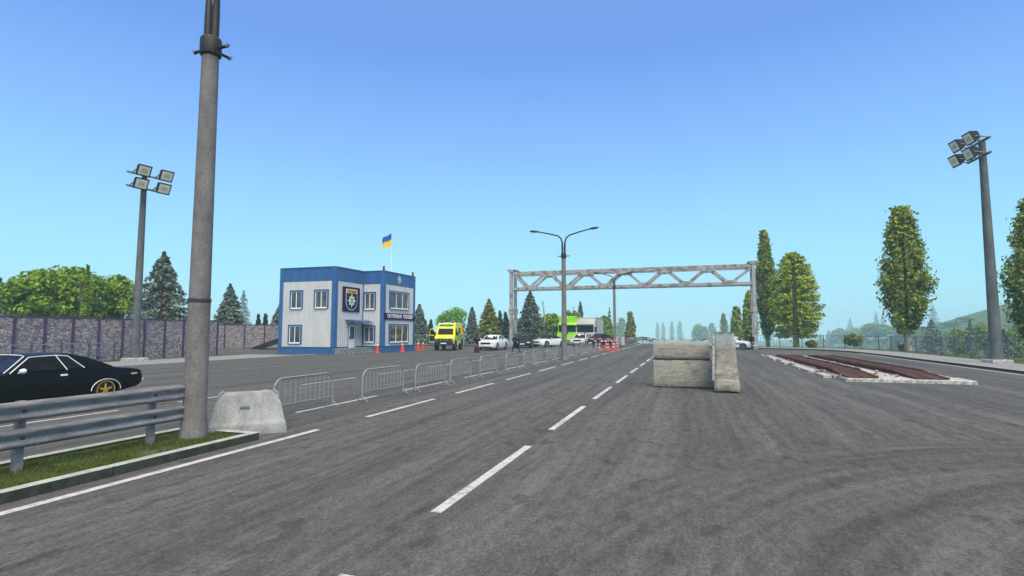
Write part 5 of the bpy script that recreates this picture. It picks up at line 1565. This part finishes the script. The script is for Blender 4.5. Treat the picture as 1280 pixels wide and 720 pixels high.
def skeleton(handL, handR, elbL, elbR, kneeL, kneeR, ankL, ankR, lean=0, hl=(0, -1), head=(0, 0)):
    j = {}
    z = lambda *a: a
    j['pelvis'] = ((0, 0, .98), (.165, .12)); j['waist'] = ((0, -lean * .3, 1.12), (.145, .105)); j['chest'] = ((0, -lean * .7, 1.36), (.175, .125)); j['neckb'] = ((0, -lean, 1.50), (.075, .07))
    j['chin'] = ((head[0] * .5, -lean - .01 + head[1], 1.57), (.055, .06)); j['headm'] = ((head[0], -lean - .02 + head[1], 1.69), (.083, .10)); j['headt'] = ((head[0], -lean - .0 + head[1], 1.785), (.06, .07))
    e = [('pelvis', 'waist'), ('waist', 'chest'), ('chest', 'neckb'), ('neckb', 'chin'), ('chin', 'headm'), ('headm', 'headt')]
    for s, k, el, ha, kn, an in ((-1, 'L', elbL, handL, kneeL, ankL), (1, 'R', elbR, handR, kneeR, ankR)):
        j['sh' + k] = ((s * .20, -lean * .85, 1.44), .068); j['elbow' + k] = (el, .05); j['wrist' + k] = (ha, .034)
        d = (Vector(ha) - Vector(el)).normalized(); side = d.cross(Vector((0, 1, .2))).normalized(); up = side.cross(d)
        palm = Vector(ha) + d * .075
        j['palm' + k] = (tuple(palm), (.036, .02))
        e += [('chest', 'sh' + k), ('sh' + k, 'elbow' + k), ('elbow' + k, 'wrist' + k), ('wrist' + k, 'palm' + k)]
        for f, (o, ln) in enumerate(((-.03, .062), (-.01, .072), (.012, .068), (.032, .052))):
            a = palm + up * o + d * .03; b_ = a + d * ln * .6 + side * s * -.012; c_ = b_ + d * ln * .35 + side * s * -.03
            j['f%d%sa' % (f, k)] = (tuple(a), .009); j['f%d%sb' % (f, k)] = (tuple(b_), .0085); j['f%d%sc' % (f, k)] = (tuple(c_), .0075)
            e += [('palm' + k, 'f%d%sa' % (f, k)), ('f%d%sa' % (f, k), 'f%d%sb' % (f, k)), ('f%d%sb' % (f, k), 'f%d%sc' % (f, k))]
        a = Vector(ha) + d * .045 - up * .036; j['th%sa' % k] = (tuple(a), .011); j['th%sb' % k] = (tuple(a + d * .04 - up * .022), .009)
        e += [('wrist' + k, 'th%sa' % k), ('th%sa' % k, 'th%sb' % k)]
        j['hip' + k] = ((s * .095, 0, .92), .098); j['knee' + k] = (kn, .066); j['ankle' + k] = (an, .045)
        md_ = (Vector(kn) * .6 + Vector(an) * .4) + Vector((0, .02, 0)); j['calf' + k] = (tuple(md_), .06)
        e += [('pelvis', 'hip' + k), ('hip' + k, 'knee' + k), ('knee' + k, 'calf' + k), ('calf' + k, 'ankle' + k)]
    return dict(j=j, e=e)

# standing with a dark red bag beside the leg
J = skeleton((-.28, -.12, .88), (.20, -.26, 1.12), (-.31, .02, 1.16), (.31, -.02, 1.17), (-.13, -.02, .50), (.12, -.03, .50), (-.17, 0, .09), (.16, .02, .09))
J['footL'] = (-.4, -1); J['footR'] = (.6, -1)
p1, _, v1 = person('person in black uniform and balaclava standing in front of the white four-door saloon', (-19.75, 50.3, 0), R(20), J)
m = MB(); m.cbox((.07, -.158, 1.40), (.07, .02, .05)); m.build('chest_patch', M['sign_white'], v1)
t = thing('bag', 'dark red bag on the road behind the legs of the standing person in black', 'bag', (-19.92, 50.75, 0), R(20))
M['bag_red'] = pm('bag_red', (.24, .045, .03), .8, .3, 12)
m = MB(); m.box(-.27, .27, -.13, .13, 0, .55); m.build('body', M['bag_red'], t, bevel=.05, segs=2, smooth=50)
m = MB(); m.tube([(-.14, 0, .53), (-.12, 0, .66), (0, 0, .71), (.12, 0, .66), (.14, 0, .53)], .018, 6); m.build('handle', M['black_plastic'], t, smooth=60)
# legs apart, carrying a rifle across the body
J = skeleton((-.16, -.34, 1.20), (.16, -.30, 1.08), (-.33, -.10, 1.18), (.34, -.02, 1.14), (-.26, -.10, .50), (.27, -.02, .51), (-.30, -.02, .09), (.42, .12, .10), lean=.12)
J['footL'] = (-.5, -1); J['footR'] = (.9, -.6)
p2, _, v2 = person('person in black with legs apart holding a rifle before the black sports coupe', (-16.6, 52.8, 0), R(17), J)
for s in (-.16, .17):
    m = MB(); m.cbox((s, -.23, 1.43), (.05, .02, .035)); m.build('shoulder_patch', M['yellow'], v2)
t = thing('rifle', 'black rifle held across the chest by the person with legs apart', 'rifle', (-16.6, 52.8, 0), R(17))
m = MB(); m.bar((-.30, -.43, 1.24), (.18, -.36, 1.13), .045, .07); m.bar((.16, -.36, 1.13), (.38, -.31, 1.06), .04, .10); m.bar((-.02, -.39, 1.17), (-.03, -.41, 1.0), .03, .05); m.build('receiver', M['black_plastic'], t, bevel=.006)
m = MB(); m.tube([(-.30, -.43, 1.25), (-.62, -.475, 1.315)], .013, 8); m.build('barrel', M['dark_metal'], t)
# slim figure by the police car
J = skeleton((-.25, -.06, .86), (.25, -.05, .86), (-.28, .03, 1.14), (.28, .03, 1.14), (-.07, -.04, .50), (.08, .02, .50), (-.05, .0, .09), (.09, .06, .09))
person('person in black standing beside the white police car on the right', (6.65, 66.6, 0), R(-35), J)

# ================================================================ trees
def leaf_mesh(name, P, N, S, asp, mat, seed=0):
    rng = np.random.default_rng(seed)
    n = len(P)
    N = N / (np.linalg.norm(N, axis=1, keepdims=True) + 1e-9)
    a = rng.normal(size=(n, 3)); u = np.cross(N, a); u /= (np.linalg.norm(u, axis=1, keepdims=True) + 1e-9)
    w = np.cross(N, u)
    S = S[:, None]
    v = np.stack([P - u * S, P - w * S * asp + N * S * .15, P + u * S, P + w * S * asp + N * S * .15], 1).reshape(-1, 3)
    me = bpy.data.meshes.new(name)
    me.vertices.add(4 * n); me.vertices.foreach_set("co", v.ravel())
    me.loops.add(4 * n); me.loops.foreach_set("vertex_index", np.arange(4 * n))
    me.polygons.add(n); me.polygons.foreach_set("loop_start", np.arange(n) * 4)
    me.materials.append(mat); me.update(); me.validate()
    return me

def slot(P, N, S, cut):
    """leave the trunk bare on the side given by direction cut=(dx, dy, halfwidth, zmax)"""
    if not cut: return P, N, S
    dx, dy, hw, zm = cut
    along = P[:, 0] * dx + P[:, 1] * dy; lat = np.abs(-P[:, 0] * dy + P[:, 1] * dx)
    k = ~((along > 0) & (lat < hw * (1.05 - .6 * np.clip(P[:, 2] / zm, 0, 1))) & (P[:, 2] < zm))
    return P[k], N[k], S[k]

def crown_round(r, z0, z1, n, ls, seed, lobes=46, loose=.30):
    rng = np.random.default_rng(seed)
    d = rng.normal(size=(lobes, 3)); d /= np.linalg.norm(d, axis=1, keepdims=True)
    hz_ = (z1 - z0) / 2
    R_ = np.minimum(loose * (r + hz_) / 2, .45 * r) * rng.uniform(.75, 1.2, lobes)
    C = d * np.maximum(np.array([r, r, hz_]) - R_[:, None], .05) * (1 - .35 * rng.uniform(0, 1, (lobes, 1)) ** 2)
    C[:, 2] += (z0 + z1) / 2
    k = rng.integers(0, lobes, n)
    e = rng.normal(size=(n, 3)); e /= np.linalg.norm(e, axis=1, keepdims=True)
    rad = R_[k] * (1 - .55 * rng.uniform(0, 1, n) ** 2.2)
    P = C[k] + e * rad[:, None] * np.array([1, 1, .85])
    # fill inner mass
    N = e * .8 + rng.normal(size=(n, 3)) * .45 + np.array([0, 0, .35])
    return P, N, ls * rng.uniform(.6, 1.35, n)

def crown_poplar(r, z0, z1, n, ls, seed):
    rng = np.random.default_rng(seed)
    nb = 150
    # upswept boughs
    t0 = rng.uniform(0, .88, nb); ang = rng.uniform(0, 6.283, nb)
    prof = lambda t: r * np.clip(np.minimum(.38 + 1.45 * t, 1.0) * (1 - .85 * np.clip((t - .38) / .62, 0, 1) ** 1.25), .10, 1)
    ln = rng.uniform(.10, .22, nb)
    k = rng.integers(0, nb, n); s = rng.uniform(0, 1, n)
    t = t0[k] + ln[k] * s
    rr = prof(np.clip(t, 0, 1)) * (.30 + .80 * s * rng.uniform(.72, 1.14, nb)[k])
    a = ang[k] + .25 * np.sin(s * 3 + k)
    jit = rng.normal(size=(n, 3)) * np.array([.13, .13, .17]) * r * .9
    P = np.stack([np.cos(a) * rr, np.sin(a) * rr, z0 + t * (z1 - z0)], 1) + jit
    P[:, 2] = np.minimum(P[:, 2], z1 + rng.uniform(-.3, .2, n))
    N = np.stack([np.cos(a), np.sin(a), np.full(n, .3)], 1) + rng.normal(size=(n, 3)) * .6
    return P, N, ls * rng.uniform(.6, 1.35, n)

def crown_spruce(r, z0, z1, n, ls, seed, tiers=17, egg=False):
    rng = np.random.default_rng(seed)
    h = z1 - z0
    nb = tiers * 13
    tb = np.repeat(np.arange(tiers) / tiers, 13) + rng.uniform(-.025, .025, nb); tb = np.clip(tb, 0, .985)
    ang = np.tile(np.arange(13) * 6.283 / 13, tiers) + rng.uniform(-.3, .3, nb)
    ln = r * (1 - tb) ** .80 * rng.uniform(.80, 1.18, nb) + .15
    if egg: ln = r * np.minimum(.70 + 1.5 * tb, 1.0) * (1 - tb ** 3.0) ** .60 * rng.uniform(.84, 1.06, nb) + .1
    wgt = (ln + .3) / (ln + .3).sum()
    k = rng.choice(nb, n, p=wgt); s = rng.uniform(.08, 1, n) ** .75
    wid = ln[k] * .34 * (1 - s * .6)
    q = rng.uniform(-1, 1, n) * wid
    x = ln[k] * s
    z = z0 + tb[k] * h - (.18 if egg else .30) * x * s + .10 * ln[k] * s ** 3 - np.abs(q) * .35 + rng.normal(size=n) * .11 * h / 12
    ca, sa = np.cos(ang[k]), np.sin(ang[k])
    P = np.stack([ca * x - sa * q, sa * x + ca * q, z], 1)
    m_ = 1 if egg else n // 40
    P[:m_] = np.stack([rng.normal(size=m_) * .05, rng.normal(size=m_) * .05, z0 + h * rng.uniform(.9, 1.03, m_)], 1)
    N = np.stack([ca * .5, sa * .5, np.full(n, .8)], 1) + rng.normal(size=(n, 3)) * .55
    return P, N, ls * rng.uniform(.55, 1.3, n)

def trunk_mesh(name, h, r0, r1, mat, limbs=0, z_l=(.4, .9), seed=0, reach=1.2):
    rng = random.Random(seed); m = MB()
    pts = [(0, 0, -.5)] + [(rng.uniform(-.05, .05) * k, rng.uniform(-.05, .05) * k, h * k / 5) for k in range(0, 6)]
    m.tube(pts, [r0 * 1.25, r0 * 1.12] + [r0 + (r1 - r0) * k / 5 for k in range(1, 6)], 9)
    for i in range(limbs):
        z = h * rng.uniform(*z_l); a = rng.uniform(0, 6.28); q = reach * rng.uniform(.6, 1.1)
        m.tube([(0, 0, z), (math.cos(a) * q * .5, math.sin(a) * q * .5, z + q * .45), (math.cos(a) * q, math.sin(a) * q, z + q * .8)], [r0 * .4, r0 * .25, r0 * .1], 6)
    return m.mesh(name, mat, 0, 60)

def put_tree(name, label, x, y, z, tm, cm, group, cat='tree', sc=(1, 1, 1), rz=0):
    t = thing(name, label, cat, (x, y, z), rz, group)
    t.scale = sc
    for nm, me in (('trunk', tm), ('crown', cm)):
        if me is None: continue
        o = bpy.data.objects.new(nm, me); COL.objects.link(o); o.parent = t
    return t

TREES = [
    ('broad', -64.0, 42.6, 9.6, 6.65, 'broad round bright green tree behind the nearer stone wall'),
    ('light', -84.0, 48.9, 9.2, 2.83, 'light green loose tree at the left edge behind the nearer stone wall'),
    ('spruce', -74.6, 41.4, 7.9, 1.81, 'dark spruce at the very left edge behind the nearer stone wall'),
    ('cypress', -54.6, 37.3, 8.4, 0.38, 'thin dark green cypress in front of the broad round tree'),
    ('snag', -56.1, 37.8, 6.9, 0.15, 'bare grey trunk beside the thin cypress'),
    ('spruce_o', -52.3, 43.3, 10.1, 3.07, 'tall grey green spruce with orange trunk between the floodlight mast and the concrete pole'),
    ('spruce', -60.7, 60.6, 8.4, 2.44, 'grey green spruce just right of the nearest concrete pole'),
    ('spruce', -257.5, 267.6, 25.9, 6.79, 'pale hazy spruce behind the one right of the concrete pole'),
    ('cypress2', -55.3, 60.2, 4.3, 0.49, 'small dark shrub showing over the farther stone wall, left one'),
    ('cypress2', -54.4, 60.5, 4.4, 0.49, 'small dark shrub showing over the farther stone wall, right one'),
    ('spruce', -62.5, 72.6, 6.2, 1.8, 'spruce half hidden by the left edge of the police post'),
    ('spruce', -42.1, 81.3, 6.3, 1.71, 'grey spruce half hidden by the right edge of the police post'),
    ('cypress2', -41.2, 83.7, 4.0, 0.54, 'narrow dark tree just left of the ambulance roof'),
    ('light', -50.1, 99.8, 4.0, 2.08, 'small light green tree left of the ambulance'),
    ('light', -40.9, 92.2, 6.9, 3.64, 'light green loose tree rising behind the ambulance'),
    ('spruce', -34.6, 85.8, 5.9, 1.21, 'slim grey spruce just right of the ambulance'),
    ('spruce_y', -29.8, 81.0, 6.9, 2.13, 'yellow green spruce behind the white four-door saloon'),
    ('cypress2', -29.5, 85.4, 5.4, 0.66, 'dark cypress right of the yellow green spruce, taller one'),
    ('cypress2', -29.2, 87.5, 5.2, 0.8, 'dark cypress close to the left gantry column'),
    ('light', -34.8, 110.0, 5.1, 2.35, 'light green tree between the left gantry columns and the big spruce'),
    ('spruce', -23.1, 81.1, 8.0, 2.57, 'big grey green spruce right of the left gantry column'),
    ('snag', -22.1, 85.6, 6.9, 0.13, 'bare pale pink trunk right of the big spruce'),
    ('broad', -26.6, 109.5, 5.9, 3.59, 'broad green tree left of the lime green truck'),
    ('broad', -24.1, 116.6, 6.9, 3.44, 'broad green tree behind the lime green truck'),
    ('spruce', -24.4, 129.1, 8.7, 1.52, 'pointed spruce above the roof of the grey box truck'),
    ('spruce', -30.0, 148.4, 8.4, 1.09, 'small far spruce left of the pointed one above the grey box truck'),
    ('broad', -17.2, 118.8, 5.7, 1.89, 'round green tree right of the grey box truck'),
    ('spruce', -20.6, 151.4, 8.2, 1.75, 'spruce behind the round tree, left of the farthest street lamp'),
    ('poplar', -67.3, 586.8, 15.6, 7.58, 'pale blue hazy poplar right of the farthest street lamp'),
    ('poplar', -12.6, 127.7, 6.3, 1.28, 'olive poplar left of where the road goes over the crest'),
    ('poplar', -72.0, 1378.1, 23.4, 5.82, 'faint blue poplar on the horizon, leftmost of the row'),
    ('poplar', -59.1, 1382.3, 23.4, 5.82, 'faint blue poplar on the horizon, second of the row from the left'),
    ('poplar', -37.2, 1334.0, 24.4, 6.52, 'faint blue poplar on the horizon above the stacked concrete blocks'),
    ('poplar', -18.7, 1284.6, 23.5, 7.14, 'faint blue poplar on the horizon, right of the row'),
    ('forest', 11.2, 612.0, 12.2, 10.1, 'hazy round tree above the stacked concrete blocks'),
    ('poplar', 29.6, 783.9, 12.8, 7.5, 'hazy blue tree right of the hazy round one'),
    ('poplar', 18.2, 319.3, 11.6, 2.6, 'slender poplar left of the right gantry column, farther one'),
    ('poplar', 10.0, 129.6, 7.3, 1.57, 'green poplar left of the right gantry column, nearer one'),
    ('yellow', 10.5, 106.6, 9.5, 1.29, 'yellow green tree behind the right gantry column'),
    ('poplar', 11.2, 90.0, 17.1, 1.55, 'tall narrow dark poplar right of the right gantry column'),
    ('yellow_t', 14.1, 84.6, 13.3, 3.55, 'big oval yellow green tree with a bright yellow trunk behind the railing'),
    ('poplar_t', 22.4, 69.3, 15.5, 2.41, 'tall poplar with pale trunk in the middle of the right railing'),
    ('poplar', 31.6, 64.9, 14.7, 2.35, 'tall poplar cut off by the right edge of the picture'),
    ('bush', 16.5, 87.5, 1.0, 0.91, 'small yellow green shrub right of the yellow trunk, at the railing'),
    ('bush', 20.5, 82.4, 2.0, 1.26, 'yellow green shrub behind the railing, the largest of the shrubs'),
    ('bush', 22.3, 70.4, 0.5, 0.61, 'low yellow green shrub at the foot of the tall pale-trunked poplar'),
    ('spruce', 59.9, 168.8, 4.8, 4.55, 'blue grey spruce right of the tall pale-trunked poplar'),
    ('spruce', 54.7, 135.6, 4.1, 2.29, 'dark spruce beyond the railing left of the right floodlight mast'),
    ('forest', 58.3, 150.4, 3.7, 2.19, 'olive tree left of the dark spruce beyond the railing'),
    ('forest', 77.2, 182.8, 5.2, 3.72, 'leafy green tree behind the right floodlight mast, left side'),
    ('spruce', 53.5, 120.4, 2.1, 1.57, 'dark spruce just right of the right floodlight mast'),
    ('forest', 58.7, 128.4, 3.8, 1.97, 'olive green tree beyond the railing near the right edge'),
    ('spruce', 114.1, 368.5, 2.6, 5.97, 'dark bluish spruce left of the tall pale-trunked poplar'),
    ('forest', 152.8, 546.9, 10.4, 13.78, 'hazy round tree left of the tall pale-trunked poplar'),
    ('spruce', 387.7, 1083.3, 43.2, 17.24, 'large pale blue spruce on the horizon right of the tall poplar'),
    ('spruce', 342.5, 1216.2, 37.3, 12.24, 'pale blue spruce on the horizon, left of a close pair'),
    ('spruce', 354.1, 1220.0, 34.2, 10.71, 'pale blue spruce on the horizon, right of a close pair'),
    ('spruce', 343.4, 1400.9, 30.6, 14.29, 'very faint spruce on the horizon between the oval tree and the tall poplar'),
]
FOREST = [
    (182.8, 851.5, 3.2, 9.87),
    (192.8, 836.3, 8.5, 13.93),
    (159.5, 659.7, 4.6, 9.26),
    (215.2, 843.5, 9.6, 11.79),
    (159.6, 604.4, 2.9, 9.95),
    (182.9, 611.9, 6.7, 9.18),
    (264.2, 859.2, 12.8, 10.71),
    (162.6, 494.7, 3.3, 7.96),
    (155.5, 455.6, 4.3, 7.86),
    (234.5, 702.2, 9.0, 10.41),
    (147.2, 397.6, 3.6, 6.79),
    (205.2, 545.3, 6.7, 9.29),
    (150.5, 389.4, 8.2, 5.66),
    (157.8, 382.6, 6.2, 5.51),
    (163.6, 375.2, 6.1, 6.25),
    (211.1, 473.4, 8.8, 6.73),
    (92.4, 198.2, 3.5, 3.27),
    (77.4, 161.8, 3.8, 2.84),
    (74.8, 150.4, 3.8, 3.15),
    (85.5, 164.4, 4.4, 3.41),
    (151.4, 749.2, -1.8, 8.72),
    (219.1, 549.7, 5.4, 7.96),
    (193.3, 449.3, 6.4, 7.5),
    (228.5, 497.4, 8.0, 8.21),
]
PROTO = {}
def proto(kind):
    """shared far-tree meshes, 10 m tall, 3 m crown radius (narrower for poplars)"""
    if kind not in PROTO:
        if kind == 'spruce':
            P, N, S = crown_spruce(2.6, .6, 10, 3600, .22, 11, 14); PROTO[kind] = (trunk_mesh('trunk', 9.3, .17, .03, M['bark'], 0), leaf_mesh('crown', P, N, S, .42, L['spruce'], 1), 2.6)
        elif kind == 'poplar':
            P, N, S = crown_poplar(1.4, .6, 10, 3000, .2, 12); PROTO[kind] = (trunk_mesh('trunk', 9, .16, .03, M['bark'], 4), leaf_mesh('crown', P, N, S, .6, L['poplar'], 2), 1.4)
        else:
            P, N, S = crown_round(3.0, 1.6, 10, 4200, .25, 13, 34, .34); PROTO[kind] = (trunk_mesh('trunk', 7, .2, .05, M['bark'], 6, reach=2), leaf_mesh('crown', P, N, S, .62, L['forest'], 3), 3.0)
    return PROTO[kind]

for i, (kind, x, y, zt, r, label) in enumerate(TREES):
    z = tz(x, y); h = zt - z; D = math.hypot(x, y)
    cx, cy = -x / D, -y / D
    far = D > 140
    if far:
        k = 'spruce' if kind == 'spruce' else 'poplar' if kind == 'poplar' else 'forest'
        tm, cm, r0 = proto(k)
        put_tree({'spruce': 'spruce_tree', 'poplar': 'poplar_tree', 'forest': 'broadleaf_tree'}[k], label, x, y, z, tm, cm, 'trees fading into the distance', sc=(r / r0, r / r0, h / 10), rz=i * 1.3)
        continue
    grp = 'trees round the checkpoint'
    if kind in ('spruce', 'spruce_o', 'spruce_y'):
        n = int(min(20000, 5200 + 130 * r * h * 2))
        r *= 1.38 if kind == 'spruce_o' else 1.18
        P, N, S = crown_spruce(r, max(.4, h * .05), h, n, .16 + .0008 * D, i, 21)
        bark = M['bark_orange'] if kind != 'spruce' else M['bark']
        if kind == 'spruce_o': P, N, S = slot(P, N, S, (cx, cy, .22, h * .82))
        put_tree('spruce_tree', label, x, y, z, trunk_mesh('trunk', h * .95, .16 + .012 * h, .03, bark, 0), leaf_mesh('crown', P, N, S, .42, L['spruce_yellow'] if kind == 'spruce_y' else L['spruce'], i), grp)
    elif kind in ('poplar', 'poplar_t'):
        P, N, S = crown_poplar(r, h * (.10 if kind == 'poplar_t' else .07), h, int(6200 + 330 * r * h), .125 + .0009 * D, i)
        if kind == 'poplar_t': P, N, S = slot(P, N, S, (cx, cy, .20, h * .8))
        put_tree('poplar_tree', label, x, y, z, trunk_mesh('trunk', h * .93, .12 + .010 * h, .03, M['bark_pale'], 5, seed=i), leaf_mesh('crown', P, N, S, .6, L['poplar'], i), grp)
    elif kind in ('yellow', 'yellow_t'):
        P, N, S = crown_spruce(r, h * .13, h, int(12000 + 300 * r * h), .20, i, 24, True)
        if kind == 'yellow_t': P, N, S = slot(P, N, S, (cx, cy, .42, h * .93))
        put_tree('broadleaf_tree', label, x, y, z, trunk_mesh('trunk', h * .93, .20 + .014 * h, .05, M['bark_yellow'], 8, seed=i), leaf_mesh('crown', P, N, S, .42, L['yellowgreen'], i), grp)
    elif kind == 'broad':
        P, N, S = crown_round(r, h * .12, h, int(9000 + 150 * r * h), .23, i, 130, .20)
        put_tree('broadleaf_tree', label, x, y, z, trunk_mesh('trunk', h * .7, .3, .08, M['bark'], 9, reach=r * .5, seed=i), leaf_mesh('crown', P, N, S, .62, L['broad'], i), grp)
    elif kind == 'light':
        P, N, S = crown_round(r, h * .15, h, int(1500 + 45 * r * h), .27, i, 30, .34)
        put_tree('broadleaf_tree', label, x, y, z, trunk_mesh('trunk', h * .8, .2, .04, M['bark_pale'], 9, reach=r * .6, seed=i), leaf_mesh('crown', P, N, S, .5, L['lightgreen'], i), grp)
    elif kind == 'forest':
        P, N, S = crown_round(r * .95, h * .1, h, int(4000 + 70 * r * h), .24, i, 40, .3)
        put_tree('broadleaf_tree', label, x, y, z, trunk_mesh('trunk', h * .75, .2, .05, M['bark'], 7, reach=r * .5, seed=i), leaf_mesh('crown', P, N, S, .6, L['forest'], i), grp)
    elif kind in ('cypress', 'cypress2'):
        P, N, S = crown_poplar(r * .95, .2, h, 3200, .13, i)
        put_tree('cypress_tree', label, x, y, z, trunk_mesh('trunk', h * .9, .1, .03, M['bark'], 0), leaf_mesh('crown', P, N, S, .45, L['dark'] if kind == 'cypress2' else L['broad'], i), grp)
    elif kind == 'bush':
        P, N, S = crown_round(r, 0, max(h, .9), 1600, .13, i, 24, .36)
        put_tree('shrub', label, x, y, z, trunk_mesh('stem', max(h, .9) * .6, .05, .02, M['bark'], 5, reach=.5, seed=i), leaf_mesh('crown', P, N, S, .5, L['shrub'], i), 'shrubs along the railing', 'shrub')
    elif kind == 'snag':
        m_ = trunk_mesh('trunk', h, .16, .07, M['bark_pale'] if 'pink' in label else M['bark'], 3, z_l=(.7, .95), reach=.4, seed=i)
        put_tree('bare_tree', label, x, y, z, m_, None, grp)
wv = []; wq = []; nv = 0
for i, (x, y, zt, r) in enumerate(FOREST):
    z = tz(x, y); h = max(zt - z, 4)
    tm, cm, r0 = proto('forest' if i % 4 else 'spruce')
    co = np.empty(len(cm.vertices) * 3); cm.vertices.foreach_get("co", co); co = co.reshape(-1, 3)
    a = i * 2.1; c_, s_ = math.cos(a), math.sin(a)
    wv.append(np.stack([x + (co[:, 0] * c_ - co[:, 1] * s_) * r / r0, y + (co[:, 0] * s_ + co[:, 1] * c_) * r / r0, z + co[:, 2] * h / 10], 1))
wv = np.concatenate(wv); n = len(wv) // 4
me = bpy.data.meshes.new('wood'); me.vertices.add(4 * n); me.vertices.foreach_set("co", wv.ravel())
me.loops.add(4 * n); me.loops.foreach_set("vertex_index", np.arange(4 * n)); me.polygons.add(n); me.polygons.foreach_set("loop_start", np.arange(n) * 4)
me.materials.append(L['forest']); me.update(); me.validate()
o = bpy.data.objects.new('wood', me); COL.objects.link(o)
tag(o, 'far hazy wood on the low ground beyond the right hand railing', 'wood', kind='stuff')
